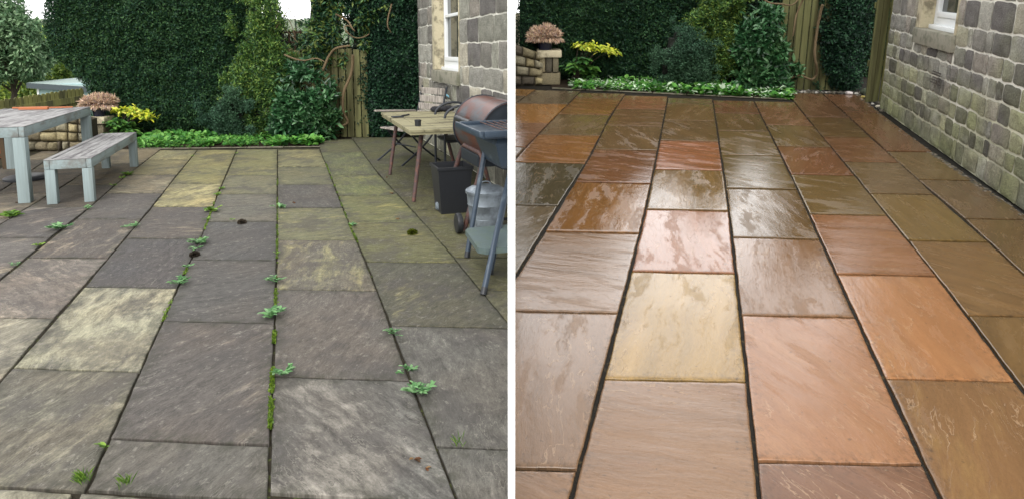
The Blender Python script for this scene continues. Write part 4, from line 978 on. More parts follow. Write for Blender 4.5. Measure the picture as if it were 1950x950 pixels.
# yellow leaved shrub
def yellow_shrub(F, px, py, Ydep, top, spreadpx, label, seed, side):
    b0 = F.at(px, py); r = root('yellow_shrub', F, up3(b0), label, 'shrub'); k = b0[1] / FPX; rr = random.Random(seed); tm = MB(); H_ = F.on(px, top, b0[1])[2]
    P, D, T, LN = [], [], [], []
    tips = []
    for i in range(13):
        a = rr.random() * 6.28; yel = i < 7; hh = H_ * (.92 + .06 * rr.random()) if yel else H_ * (.2 + .45 * rr.random()); out = spreadpx * k * ((.15 + .95 * i / 6.0) if yel else rr.random() * .5)
        end = np.array([out * side + (0 if yel else (rr.random() - .5) * .35), (rr.random() - .5) * .4, hh - (.10 * (i / 6.0) ** 2 if yel else 0)]); t = np.linspace(0, 1, 7)[:, None]
        pth = np.array([0, 0, 0]) * (1 - t) + end * t + np.array([0, 0, .22]) * np.sin(t * math.pi) * (.5 if yel else .2); tm.tube(pth, np.linspace(.010, .004, 7), 6); tips.append((end, yel))
        m_ = 44 if yel else 44
        for q in range(m_):
            P.append(end + np.array([rr.gauss(0, .055), rr.gauss(0, .06), rr.gauss(-.005, .03)])); an = rr.random() * 6.28; D.append([math.cos(an), math.sin(an), -.35 if yel else -.1]); LN.append(.085 * (.6 + .7 * rr.random()) if yel else .14 * (.6 + .6 * rr.random()))
            T.append(lin([(206, 208, 56), (186, 198, 56), (222, 222, 96), (140, 168, 56)][rr.randrange(4)] if yel else [(66, 112, 52), (86, 134, 60), (104, 150, 66), (52, 92, 46)][rr.randrange(4)], .8))
    n = len(P); LN = np.array(LN); V, Fq, kk = leaf_mesh(np.array(P), np.array(D), rand_unit(n) * .3 + np.array([0, -.25, 1]), LN, LN * .42, .12, True)
    raw_mesh('foliage', V, Fq, M_LEAF, np.repeat(np.array(T), kk, 0), r); tm.build('stem', M_TRUNK, r)
yellow_shrub(LI, 222, 266, 0, 206, 62, 'arching shrub with bright yellow leaf tips beside the stone pillar and dark yew', 4, 1.0)

# table, bench, parasol base
def pt(F, px, py): return F.at(px, py)
def trestle(name, x0, x1, y0, y1, H, leg, apron, nb, label, cat):
    r = root(name, L, ((x0 + x1) / 2, (y0 + y1) / 2, 0), label, cat); hx, hy = (x1 - x0) / 2, (y1 - y0) / 2
    for sx in (-1, 1):
        for sy in (-1, 1):
            m = MB(); a = np.array([sx * hx, sy * hy, 0]); b_ = np.array([sx * (hx - leg), sy * (hy - leg), H - apron - .002])
            m.box(a, b_, bev=.006); m.build('leg', M_BENCHX, r, smooth=40)
    for sx in (-1, 1):
        m = MB(); m.box((sx * hx, -hy, H - apron), (sx * (hx - .045), hy, H - .003), bev=.006); m.build('side_rail', M_BENCH, r, smooth=40)
    for sy in (-1, 1):
        m = MB(); m.box((-hx + .047, sy * hy, H - apron), (hx - .047, sy * (hy - .045), H - .003), bev=.006); m.build('end_rail', M_BENCH, r, smooth=40)
    m = MB(); wb_ = (2 * hx - .10) / nb
    for k in range(nb): m.box((-hx + .05 + wb_ * k + .003, -hy + .048, H - .028), (-hx + .05 + wb_ * (k + 1) - .003, hy - .048, H - .001 + rnd.random() * .002), bev=.003)
    m.box((-hx - .002, -hy + .001, H - .0015), (-hx + .049, hy - .001, H + .004), bev=.002); m.box((hx - .049, -hy + .001, H - .0015), (hx + .002, hy - .001, H + .004), bev=.002)
    m.box((-hx + .0495, -hy - .002, H - .0015), (hx - .0495, -hy + .0475, H + .0035), bev=.002); m.box((-hx + .0495, hy - .0475, H - .0015), (hx - .0495, hy + .002, H + .0035), bev=.002)
    m.build('top_boards', M_BENCHTOP, r, smooth=40)
    return r
bn = L.at(180, 384.5); bf = L.at(267, 318); bw = bn[0] - L.at(98.5, 384.5)[0]
trestle('garden_bench', bn[0] - bw, bn[0], bn[1], bf[1] + .085, .425, .085, .092, 4, 'low backless bench in worn pale blue grey paint on the dry slabs', 'bench')
tn = L.at(58, 387); tf = L.at(173, 315)
TX1, TY0, TY1 = tn[0], tn[1], tf[1] + .1
trestle('garden_table', TX1 - .92, TX1, TY0, TY1, .735, .10, .10, 7, 'long worn pale blue grey garden table standing at the left of the bench', 'table')
ub = L.at(52, 341)
r = root('parasol_base', L, up3(ub), 'round black parasol base with a short pole under the garden table', 'parasol base')
m = MB(); m.lathe([(.225, 0), (.225, .022), (.21, .034), (.12, .045), (.05, .052), (0, .052)], 32); m.build('base_plate', M_BLACK, r, smooth=40)
m = MB(); m.lathe([(.03, .05), (.03, .40), (.024, .405), (0, .405)], 16); m.build('pole', M_BLACKM, r, smooth=40)
def batten(a, b_, w_, t, label):
    A_ = L.at(*a, .742); B_ = L.at(*b_, .742); m = MB(); m.bar(A_ + [0, 0, t / 2] - up3(A_), B_ + [0, 0, t / 2] - up3(A_), w_, t, bev=.003); o = m.build('wooden_batten', M_TERRA, F=L, base=up3(A_), smooth=40)
    tag(o, label, 'batten', 'battens lying on the garden table')
batten((24, 207.6), (92, 206.0), .030, .018, 'thin terracotta coloured batten furthest left on the blue grey table top')
batten((37, 209.6), (92, 208.8), .05, .030, 'thickest terracotta coloured batten lying nearest on the table top')
batten((93, 206.8), (139, 205.6), .026, .016, 'thin terracotta coloured batten at the right end of the row on the table')
# stool leg and terracotta pot behind the table
s0 = L.at(6, 322); r = root('wooden_stool', L, (s0[0] - .12, s0[1] + .12, 0), 'brown wooden stool at the left edge behind the garden table', 'stool')
for sx in (-1, 1):
    for sy in (-1, 1):
        m = MB(); m.bar((sx * .15, sy * .13, 0), (sx * .13, sy * .11, .43), .05, bev=.006); m.build('leg', M_BROWNW, r)
m = MB(); m.box((-.19, -.17, .43), (.19, .17, .47), bev=.01); m.build('seat', M_BROWNW, r)
m = MB(); m.box((-.13, -.14, .15), (.13, -.11, .19)); m.build('stretcher', M_BROWNW, r)
s1 = L.at(-12, 300); m = MB(); m.lathe([(.14, 0), (.20, .34), (.215, .34), (.215, .40), (.195, .40), (.18, .33), (0, .33)], 24); o = m.build('terracotta_pot', M_POTTER, F=L, base=up3(s1), smooth=40)
tag(o, 'orange terracotta pot at the left edge behind the brown stool', 'plant pot')

# ------------------------------------------------------------------ gates and vines
def gate(F, x_px, ybase, ztop, npl, label, kpx, Ydep, rnd_seed, tops=0.03):
    b0 = F.at(x_px[0], ybase); b1 = F.at(x_px[1], ybase); w_ = (b1[0] - b0[0]); c = (b0 + b1) / 2; rr = random.Random(rnd_seed); r = root('garden_gate', F, (c[0], Ydep, 0), label, 'gate'); pw_ = w_ / npl
    for k in range(npl):
        m = MB(); x = -w_ / 2 + pw_ * k; zt_ = ztop + (rr.random() - .5) * tops; m.box((x + pw_ * .07, -.012 + (rr.random() - .5) * .006, .0), (x + pw_ * .93, .012, zt_), bev=.004); m.build('plank', M_GATE, r)
    for zz in (.25, ztop * .55, ztop - .22):
        m = MB(); m.box((-w_ / 2, .018, zz), (w_ / 2, .05, zz + .10)); m.build('rail', M_GATE, r)
    return r
gate(LI, (545, 700), 264, 1.47, 11, 'green stained plank gate half hidden by the laurel and twisting vine', 1, 11.0, 2)
gate(RI, (1484, 1610), 176, 1.80, 9, 'tall green stained plank gate right of the glossy laurel by the wet slabs', 1, 10.15, 3)
def vine(F, name, Y, paths, r0, label, basez=0.0):
    c = F.on(paths[0][0][0], paths[0][0][1], Y); B = np.array([c[0], Y, basez]); m = MB()
    for i, pts in enumerate(paths):
        P = np.array([F.on(px, py, Y) for px, py in pts]); t = np.linspace(0, len(P) - 1, len(P) * 5); i0 = np.clip(t.astype(int), 0, len(P) - 2); f = (t - i0)[:, None]
        p0 = P[np.clip(i0 - 1, 0, len(P) - 1)]; p1 = P[i0]; p2 = P[i0 + 1]; p3 = P[np.clip(i0 + 2, 0, len(P) - 1)]
        Q = .5 * (2 * p1 + (p2 - p0) * f + (2 * p0 - 5 * p1 + 4 * p2 - p3) * f ** 2 + (3 * p1 - p0 - 3 * p2 + p3) * f ** 3); Q[:, 1] += np.sin(t * 1.9 + i) * .04 + rng.normal(size=len(Q)) * .004
        m.tube(Q - B, np.linspace(r0, r0 * .7, len(Q)), 7)
    o = m.build('vine', M_BARK, F=F, base=B, smooth=60); tag(o, label, 'vine')
vine(LI, 'vine', 10.72, [[(613, 200), (610, 170), (609, 150), (618, 128), (625, 108), (640, 93), (668, 88)]], .026, 'thick bare vine stem arching up over the left side of the gate')
vine(LI, 'vine', 10.76, [[(672, 105), (668, 140), (656, 175), (654, 210), (661, 232), (650, 240), (620, 236)]], .026, 'thick vine stem curling down the right side of the gate')
vine(LI, 'vine', 10.45, [[(640, 28), (660, 40), (670, 52), (676, 60), (664, 50), (657, 52), (662, 62), (674, 72), (690, 72), (704, 66)], [(745, 8), (740, 30), (739, 50), (744, 62)], [(540, 105), (560, 112), (580, 116), (600, 112), (618, 118)]], .014, 'thin twisted pale vine stems hanging above the gate')
vine(RI, 'vine', 9.85, [[(1530, 0), (1520, 25), (1512, 45), (1508, 70)], [(1450, -6), (1466, 6), (1485, 8), (1510, 10), (1530, -8)]], .014, 'thin pale vine stem looping across the top of the green gate')
vine(RI, 'vine', 9.95, [[(1566, 10), (1558, 60), (1550, 105), (1554, 130), (1556, 145), (1545, 152), (1520, 144), (1508, 150)]], .022, 'thick brown vine stem curling down in front of the green gate')
vine(LI, 'vine', 10.9, [[(505, -20), (520, 10), (535, 20), (552, 40), (560, 70)], [(560, -10), (548, 20), (530, 50), (520, 66)], [(500, 40), (525, 38), (545, 58), (566, 82)], [(585, -10), (565, 20), (550, 24), (528, 26)]], .008, 'bare twiggy stems crossing the sky gap beside the conifer')
# lattice panel seen in the gap
tp = LI.on(545, 105, 11.2); r = root('lattice_panel', LI, (tp[0], 11.25, 0), 'weathered wooden lattice panel in the gap left of the gate', 'lattice'); k = 11.2 / FPX
zt = LI.on(545, 58, 11.2)[2]
for i in range(6):
    m = MB(); m.box((-30 * k + i * 11 * k, 0, 0), (-30 * k + i * 11 * k + .03, .02, zt)); m.build('slat', M_BROWNW, r)
for i in range(7):
    m = MB(); z = zt - .02 - i * .17; m.box((-32 * k, .022, z - .03), (30 * k, .04, z)); m.build('slat', M_BROWNW, r)

# ------------------------------------------------------------------ left garden, right side: chair, table, barbecue, grill, bins
X0, XE, YA, YB, TZ = 1.12, 1.98, 6.15, 8.05, .70
r = root('wooden_table', L, ((X0 + XE) / 2, (YA + YB) / 2, 0), 'algae stained square wooden table on splayed rusty legs against the house', 'table'); hx, hy = (XE - X0) / 2, (YB - YA) / 2
m = MB()
for k in range(6): m.box((-hx + 2 * hx * k / 6 + .002, -hy, TZ - .026), (-hx + 2 * hx * (k + 1) / 6 - .002, hy, TZ + rnd.random() * .002), bev=.004)
m.box((-hx + .01, -hy + .01, TZ - .05), (hx - .01, hy - .01, TZ - .027)); m.build('table_top', M_TWOOD, r)
for sx, sy in ((-1, -1), (-1, 1), (1, 1), (1, -1)):
    m = MB(); m.tube([(sx * (hx - .16), sy * (hy - .22), TZ - .05), (sx * (hx - .03) , sy * (hy - .02 if sy < 0 else hy - .40), 0)], [.024, .019], 10); m.build('leg', M_RUST, r, smooth=40)
m = MB(); m.bar((-hx + .18, -hy + .2, TZ - .065), (-hx + .18, hy - .2, TZ - .065), .03); m.bar((hx - .18, -hy + .2, TZ - .065), (hx - .18, hy - .2, TZ - .065), .03); m.build('frame', M_RUST, r)
def on_table(px, py): return L.at(px, py, TZ + .002)
q = on_table(796, 240.5); m = MB(); m.lathe([(.030, 0), (.033, .052), (.035, .054), (.035, .062), (.028, .062), (.026, .01), (0, .01)], 20); o = m.build('small_pot', M_BLACK, F=L, base=q, smooth=40); tag(o, 'small black cup standing near the front edge of the wooden table', 'cup')
q = on_table(752, 224.5); r = root('scraper', L, q, 'flat black scraper lying on the wooden table top', 'scraper', rz=.2)
m = MB(); m.box((-.02, -.02, 0), (.10, .07, .012), bev=.004); m.build('blade', M_BLACKM, r); m = MB(); m.bar((.09, .02, .012), (.19, .05, .02), .022, .018, bev=.004); m.build('handle', M_BLACK, r)
q = on_table(838, 213); m = MB()
P = rng.normal(size=(7, 3)) * np.array([.09, .06, .0]); 
for k in range(7): m.lathe([(0, 0), (.055, .01), (.06, .035), (.035, .06), (0, .065)], 10, off=(P[k, 0], P[k, 1], 0))
o = m.build('black_glove', plain('dark_cloth', lin((26, 26, 30)), .95, var=.5, scale=30, bump=.8), F=L, base=q, smooth=70); tag(o, 'crumpled black glove at the back of the wooden table', 'glove')
q = on_table(856, 202); m = MB(); m.tube([(-.10, .10, .20), (0, 0, .12), (.10, -.12, .03)], .013, 8); o = m.build('plastic_tube', M_PALEBLUE, F=L, base=up3(q, TZ), smooth=40); tag(o, 'pale blue plastic tube leaning at the back of the wooden table', 'tube')
# slatted chair facing left
cx0, cx1, cy0, cy1 = 1.15, 1.72, 8.12, 8.72
r = root('folding_chair', L, (1.56, 8.58, 0), 'weathered slatted wooden chair on curved black metal legs behind the wooden table', 'chair', rz=math.radians(24)); B = np.array([1.45, 8.42, 0])
for k in range(5):
    m = MB(); x = cx0 + .02 + k * .105; m.box((x - 1.45, -.27, .43 - .006 * k), (x + .085 - 1.45, .27, .448 - .006 * k), bev=.005); m.build('seat_slat', M_GREYWOOD, r)
for k in range(4):
    m = MB(); z = .55 + k * .105; x = .30 + (z - .45) * .22; m.box((x - .009, -.26, z), (x + .009, .26, z + .085), M=Matrix.Rotation(0, 4, 'Y'), bev=.005); m.build('back_slat', M_GREYWOOD, r)
for s_ in (-1, 1):
    y = s_ * .285
    m = MB(); m.bar((-.34, y, .665), (.30, y, .63), .06, .024, bev=.008); m.build('arm', M_GREYWOOD, r)
    m = MB(); t = np.linspace(0, 1, 9)
    m.tube(np.stack([-.32 + .55 * t + .06 * np.sin(t * 3.14), np.full(9, y), .44 * t], 1), .013, 8); m.build('leg', M_BLACKM, r, smooth=40)
    m = MB(); m.tube(np.stack([.30 - .50 * t - .05 * np.sin(t * 3.14), np.full(9, y * .93), .45 * t], 1), .013, 8); m.build('leg', M_BLACKM, r, smooth=40)
    m = MB(); m.tube([(-.24, y * .96, .44), (.24, y * .96, .42), (.30, y * .96, .50), (.42, y * .96, .97)], .012, 8); m.build('back_frame', M_BLACKM, r, smooth=40)
m = MB(); m.tube([(-.10, -.28, .22), (-.10, .28, .22)], .009, 6); m.build('stretcher', M_BLACKM, r)
# black metal chair against the wall
r = root('metal_chair', L, (1.93, 7.35, 0), 'black metal framed chair behind the barbecue with looped arms', 'chair')
for s_ in (-1, 1):
    m = MB(); t = np.linspace(0, math.pi, 11); m.tube(np.r_[[(-.24, s_ * .24, 0)], np.stack([-.02 - .22 * np.cos(t), np.full(11, s_ * .24), .70 + .14 * np.sin(t)], 1), [(.22, s_ * .24, 0)]], .015, 8); m.build('side_frame', M_BLACKM, r, smooth=40)
m = MB(); m.box((-.22, -.24, .42), (.20, .24, .45), bev=.012); m.build('seat', M_BLACKM, r)
m = MB(); m.box((.20, -.24, .50), (.225, .24, .92), bev=.01); m.build('backrest', M_BLACKM, r)
# barrel barbecue: axis along Y, near end cap dark
bY0, bY1, bX, bZ, br = 4.93, 5.78, 1.73, .770, .268
r = root('barrel_barbecue', L, (bX, (bY0 + bY1) / 2, 0), 'rusty barrel barbecue on bent tube legs with a small black wheel', 'barbecue'); B = np.array([bX, (bY0 + bY1) / 2, 0]); hl_ = (bY1 - bY0) / 2
def arc_shell(a0, a1, ra, y0_, y1_, n=30, th=.004, m_=None):
    m_ = m_ or MB(); a = np.linspace(a0, a1, n); V = []; 
    for y_ in (y0_, y1_):
        for rr_ in (ra, ra - th): V.append(np.stack([rr_ * np.cos(a), np.full(n, y_), bZ + rr_ * np.sin(a)], 1))
    V = np.concatenate(V); f = []
    for i in range(n - 1):
        f += [(i, i + 1, 2 * n + i + 1, 2 * n + i), (n + i, 3 * n + i, 3 * n + i + 1, n + i + 1), (i, n + i, n + i + 1, i + 1), (2 * n + i, 2 * n + i + 1, 3 * n + i + 1, 3 * n + i)]
    f += [(0, 2 * n, 3 * n, n), (n - 1, 2 * n - 1, 4 * n - 1, 3 * n - 1)]
    return m_.add(V, f)
R_ = math.radians
arc_shell(R_(-190), R_(15), br, -hl_, hl_).build('drum', M_BARREL, r, smooth=50)
arc_shell(R_(15.5), R_(169.5), br + .004, -hl_ - .01, hl_ + .01).build('lid', M_BARREL, r, smooth=50)
for s_ in (-1, 1):
    m = MB(); m.lathe([(0, s_ * (hl_ - .012)), (br - .006, s_ * (hl_ - .012)), (br - .006, s_ * (hl_ - .022)), (0, s_ * (hl_ - .022))], 36, axis='Y', off=(0, 0, bZ)); m.build('end_cap', M_CAP, r, smooth=40)
    t = np.linspace(0, 2 * math.pi, 40); m = MB(); m.tube(np.stack([(br + .006) * np.cos(t), np.full(40, s_ * (hl_ + .004)), bZ + (br + .006) * np.sin(t)], 1), .007, 6, cap=False); m.build('rim', M_CAP, r, smooth=50)
ha = R_(163)
m = MB(); hc = np.array([(br + .05) * math.cos(ha), 0, bZ + (br + .05) * math.sin(ha)])
m.tube([hc + [0, -.24, .0], hc + [-.005, .16, .005]], .027, 10); hd = m.build('handle', M_BLACK, r, smooth=40)
m = MB()
for y_ in (-.20, .12): m.tube([(br * math.cos(ha), y_, bZ + br * math.sin(ha)), hc + [0, y_, 0]], .009, 8)
m.build('handle_bracket', M_BLACKM, r)
LEGX = -.10
for sx in (-1, 1):
    t = np.linspace(0, 1, 6); top = .62; xs = -.23 if sx < 0 else .23; xf = -.40 if sx < 0 else .40
    n1, n2 = -hl_ + .02, hl_ - .10
    P = [(xf, n1 + .02, .02), (xs - .02 * sx * -1, n1 + .03, top - .10), (xs, n1 + .06, top - .03), (xs, n1 + .13, top), (xs, n2 - .12, top), (xs, n2 - .05, top - .03), (xs - .02 * sx * -1, n2 - .02, top - .10), (xf, n2 + .04, 0)]
    m = MB(); m.tube(P, .021, 10); m.build('leg_frame', M_RUST, r, smooth=50)
    wx = xf - .035 * (1 if sx < 0 else -1)
    wm = MB(); wm.lathe([(.03, -.02), (.065, -.024), (.078, -.02), (.082, 0), (.078, .02), (.065, .024), (.03, .02)], 28, axis='Y'); V = wm.v[0][:, [1, 0, 2]]; wm.v[0] = V + np.array([wx - .01, n1 + .02, .083]); w_ = wm.build('wheel', M_BLACK, r, smooth=40)
    hm = MB(); hm.lathe([(0, -.016), (.034, -.016), (.034, .016), (0, .016)], 18, axis='Y'); hm.v[0] = hm.v[0][:, [1, 0, 2]] + np.array([wx - .01, n1 + .02, .083]); hm.build('hub', M_BLACKM, w_, smooth=40)
m = MB(); m.box((-.25, -hl_ + .16, .50), (.25, hl_ - .16, .60), bev=.01); m.build('ash_tray', M_CAP, r)
m = MB(); m.tube([(-.39, -hl_ + .04, .083), (.39, -hl_ + .04, .083)], .010, 8); m.build('axle', M_BLACKM, r)
cut_at_partition(r, PART_L - .004, True)
# blue grey grill cart in front
gx, gy = 1.36, 4.25
r = root('grill_cart', L, (gx, gy, 0), 'blue grey grill cart with a tray and a lower shelf beside the white board', 'grill'); B = np.array([gx, gy, 0])
tc = L.on(897, 246, 4.22) - B; tz = tc[2] - .05; tx = tc[0] + .16
m = MB(); m.box((tx - .145, -.22, tz), (.60, .40, tz + .03), bev=.012); tr = m.build('tray', M_BLUE, r, smooth=40)
m = MB()
for a, b_ in (((tx - .16, -.235, tz + .01), (tx - .13, .415, tz + .055)), ((.615, -.235, tz + .01), (.585, .415, tz + .055)), ((tx - .129, -.235, tz + .01), (.584, -.207, tz + .055)), ((tx - .129, .387, tz + .01), (.584, .415, tz + .055))): m.box(a, b_, bev=.012)
m.build('tray_rim', M_BLUE, tr, smooth=40)
m = MB()
for k in range(9): m.tube([(tx + .02 + k * .05, -.17, tz + .05), (tx + .02 + k * .05, .36, tz + .05)], .005, 6)
m.build('grate', M_RUST, tr)
m = MB(); zz = [(0.02, tz - .005), (.0, tz - .05), (.05, tz - .20), (.07, tz - .22)]
V = []
for ins, z in zz:
    V += [(tx - .03 + ins, -.17 + ins, z), (.56 - ins, -.17 + ins, z), (.56 - ins, .33 - ins, z), (tx - .03 + ins, .33 - ins, z)]
m.add(V, [(3, 2, 1, 0)] + [(j * 4 + i, j * 4 + (i + 1) % 4, (j + 1) * 4 + (i + 1) % 4, (j + 1) * 4 + i) for j in range(3) for i in range(4)] + [(12, 13, 14, 15)]); m.build('fire_box', M_BLUE, r)
def lp(px, py, Y): q = L.on(px, py, Y); return q - B
for (a, ya_, b_, yb_) in (((927, 266), 4.52, (889, 490), None), ((978, 300), 4.02, (920, 561), None), ((962, 380), 4.33, (933, 523), None)):
    f_ = L.at(*b_); top_ = L.on(a[0], a[1], ya_); top_ = f_ + (top_ - f_) * min(1.0, (tz - .005) / max(top_[2], .1)) if top_[2] > tz - .005 else top_
    m = MB(); m.tube([f_ + [0, 0, .002] - B, top_ - B], .0185, 12); lg = m.build('leg', M_BLUE, r, smooth=40)
    m = MB(); d = top_ - f_; m.tube([f_ - B, f_ + d * .05 - B], .0205, 12); m.build('foot_cap', M_BLACK, lg, smooth=40)
m = MB(); sa, sb = L.at(884, 436, .24) - B, L.at(911, 476, .24) - B
m.prism([(sa[0] + .03, sa[1] + .01), (sa[0], sa[1] - .03), (sb[0] + .01, sb[1] + .05), (sb[0] + .05, sb[1]), (.62, sb[1]), (.62, sa[1] + .01)], .205, .24); m.build('shelf', M_SHELF, r)
cut_at_partition(r, PART_L - .004, True)
# galvanised dustbin with lid
q = L.at(925, 442); r = root('metal_bin', L, up3(q), 'small galvanised metal bin with a lid behind the grill cart', 'bin')
m = MB(); m.lathe([(.115, 0), (.118, .01), (.132, .12), (.136, .125), (.134, .13), (.142, .23), (.146, .235), (.144, .24), (.150, .325), (.155, .33), (.155, .34), (.146, .34), (.13, .05), (0, .05)], 36); m.build('body', M_GALV, r, smooth=40)
m = MB(); m.lathe([(.160, .325), (.162, .345), (.155, .352), (.12, .372), (.05, .388), (0, .390)], 36); ld = m.build('lid', M_GALV, r, smooth=40)
t = np.linspace(0, math.pi, 9); m = MB(); m.tube(np.stack([-.045 * np.cos(t), np.zeros(9), .385 + .03 * np.sin(t)], 1), .006, 6); m.build('handle', M_GALV, ld)
cut_at_partition(r, PART_L - .004, True)
q = L.at(868, 408); r = root('black_bin', L, up3(q) + [0, .15, 0], 'open black plastic bin under the barrel barbecue', 'bin'); m = MB(); V = []
for (a, z) in ((.125, 0), (.155, .40), (.165, .40), (.165, .425), (.150, .425), (.118, .012)): V += [(-a, -a, z), (a, -a, z), (a, a, z), (-a, a, z)]
m.add(V, [(3, 2, 1, 0)] + [(j * 4 + i, j * 4 + (i + 1) % 4, (j + 1) * 4 + (i + 1) % 4, (j + 1) * 4 + i) for j in range(5) for i in range(4)] + [(20, 21, 22, 23)]); m.build('body', M_BLACK, r)
a = L.at(833, 404); b_ = L.at(900, 385); r = root('broom', L, up3(a), 'grey bristled broom head lying on the slabs beside the black bin', 'broom')
m = MB(); d = b_ - a; d[2] = 0; m.bar((0, 0, .05), d * .95 + [0, 0, .06], .075, .075, bev=.025); m.build('bristles', M_BRISTLE, r, smooth=60)
m = MB(); m.bar(d * .02 + [0, .045, .075], d * .95 + [0, .045, .085], .05, .03, bev=.008); m.build('head', M_BLACK, r)

# ------------------------------------------------------------------ right garden: wall, pillar, pot, shrub, posts
wall_px(RI, 'retaining_wall', (940, 166), (1036, 163), 70, 104, 4, 5, 'rough stone wall sloping down to the flower pot pillar beside the wet slabs', 8)
pb, pz, pk, pw = pillar(RI, 1045, 163, 38, (97, 110), 'stone pillar with a pale cap standing at the corner of the wet patio', 10, wb=1.2)
flower_pot(RI, pb, pz, pk, .13, .15, (.27, .23, .18), 'dark blue pot of dried pink brown flowers on the wet patio pillar', 5, -.06)
yellow_shrub(RI, 1092, 160, 0, 82, 68, 'arching shrub with bright yellow leaf tips in front of the clipped hedge', 12, 1.0)
q = R.at(984, 128); m = MB(); m.box((-.05, -.05, 0), (.06, .06, R.on(984, 26, q[1])[2]), bev=.01); o = m.build('wooden_post', M_DRESS, F=R, base=up3(q)); tag(o, 'pale wooden post above the sloping stone wall', 'post')
cut_at_partition(o, PART_R + .002, False)
# tall fence post and boards next to the house corner
q = RI.at(1683, 196); r = root('fence_panel', RI, up3(q), 'mossy green fence boards and post beside the corner of the house', 'fence')
zt = 2.35
m = MB(); m.box((-.05, -.06, 0), (.05, .05, zt), bev=.008); m.build('post', M_FENCE, r)
for k in range(2):
    m = MB(); m.box((-.055 - k * .09, .052, .0), (-.14 - k * .09, .074, zt - .1 - .05 * k), bev=.003); m.build('board', M_GATE, r)
for z in (.5, 1.3):
    m = MB(); m.box((-.24, .0755, z), (.05, .105, z + .08)); m.build('rail', M_FENCE, r)
# gravel strip, stones and scraps along the wall
def pebbles(F, pts, n, wid, sizes, cols, name='gravel', label=None):
    m = MB(); ico = bmesh.new(); bmesh.ops.create_icosphere(ico, subdivisions=1, radius=1); iv = np.array([v.co[:] for v in ico.verts]); ico.verts.index_update(); if_ = [[v.index for v in f.verts] for f in ico.faces]; ico.free()
    pts = [F.at(*p) for p in pts]
    for k in range(n):
        i = rnd.randrange(len(pts) - 1); t = rnd.random(); a, b_ = pts[i], pts[i + 1]; p = a + (b_ - a) * t; d = unit(b_ - a); nn = np.array([d[1], -d[0], 0]); s_ = sizes[0] + (sizes[1] - sizes[0]) * rnd.random() ** 2
        p = p + nn * wid * (rnd.random() - .15); v = iv * np.array([s_, s_ * (.6 + .5 * rnd.random()), s_ * .55]) * (1 + .25 * (rng.random((len(iv), 1)) - .5)); an = rnd.random() * 6.28; c, s2 = math.cos(an), math.sin(an); v = np.stack([v[:, 0] * c - v[:, 1] * s2, v[:, 0] * s2 + v[:, 1] * c, v[:, 2]], 1)
        m.add(v + p + [0, 0, s_ * .2 - .012], if_, lin(cols[rnd.randrange(len(cols))], .8))
    o = m.build(name, M_GRAVEL, F=F); tag(o, kind='stuff')
PB = [(76, 72, 62), (96, 90, 76), (56, 53, 46), (128, 120, 106), (48, 45, 39), (68, 68, 50)]
pebbles(R, [(1634, 180), (1690, 229), (1772, 288), (1861, 347), (1950, 410), (2060, 490)], 1500, .05, (.008, .024), PB)
pebbles(R, [(1520, 176), (1580, 177), (1640, 180), (1690, 215)], 320, -.20, (.012, .045), PB + [(180, 176, 166)])
for px, py, s_, c, lb in ((1655, 181, .12, (84, 92, 74), 'large rounded greenish stone at the foot of the fence post'), (1617, 180, .055, (210, 200, 196), 'pale pinkish stone at the back edge of the wet slabs'), (1580, 171, .05, (176, 180, 186), 'small pale grey stone below the ivy hedge'), (1643, 186, .03, (206, 190, 110), 'small yellowish stone at the back corner of the wet slabs'), (1672, 205, .035, (214, 206, 184), 'cream coloured stone lying near the house wall foot')):
    bm = bmesh.new(); bmesh.ops.create_icosphere(bm, subdivisions=3, radius=1); bm.verts.index_update(); iv = np.array([v.co[:] for v in bm.verts]); if_ = [[v.index for v in f.verts] for f in bm.faces]; bm.free()
    iv = iv * (1 + .22 * fbm(iv * 1.4 + px, 3, 3))[:, None] * np.array([1, .75, .55]) * s_
    m = MB(); m.add(iv, if_, lin(c, .8)); o = m.build('stone', M_STONE, F=R, base=R.at(px, py) + [0, 0, s_ * .3], smooth=70); tag(o, lb, 'stone')

# ------------------------------------------------------------------ weeds, moss and litter on the dry patio
WG = [(92, 142, 84), (112, 160, 100), (70, 116, 66), (130, 172, 116)]; WY = [(104, 142, 48), (130, 164, 62), (78, 112, 42)]
def weed(px, py, s_, kind, label, n=14):
    s_ *= .74; b0 = L.at(px, py); rr = random.Random(int(px * 7 + py)); P, D, N_, LN, WD = [], [], [], [], []
    for i in range(n):
        a = rr.random() * 6.28; P.append([rr.gauss(0, s_ * .14), rr.gauss(0, s_ * .14), .004 + .01 * rr.random()]); el = .25 + .5 * rr.random() if kind != 'grass' else 1.6 + rr.random()
        D.append([math.cos(a), math.sin(a), el]); l_ = s_ * (.35 + .35 * rr.random()); LN.append(l_); WD.append(l_ * (.42 if kind == 'leaf' else .34 if kind == 'dock' else .07)); N_.append([rr.gauss(0, .25), rr.gauss(0, .25), 1])
        if kind == 'dock':
            for q in (-1, 1):
                P.append([P[-1][0] + math.cos(a) * l_ * .3, P[-1][1] + math.sin(a) * l_ * .3, .012 + l_ * .2]); D.append([math.cos(a + q * .9), math.sin(a + q * .9), .3]); LN.append(l_ * .5); WD.append(l_ * .22); N_.append([0, 0, 1])
    n_ = len(P); V, Fq, kk = leaf_mesh(np.array(P), np.array(D), np.array(N_), np.array(LN), np.array(WD), .1, True)
    o = raw_mesh('grass_tuft' if kind == 'grass' else 'weed', V, Fq, M_LEAF, np.repeat(tints(n_, WY if kind == 'leaf' or kind == 'grass' else WG, .8, .4), kk, 0), None, L, b0); tag(o, label, 'grass tuft' if kind == 'grass' else 'weed', 'weeds growing in the paving joints')
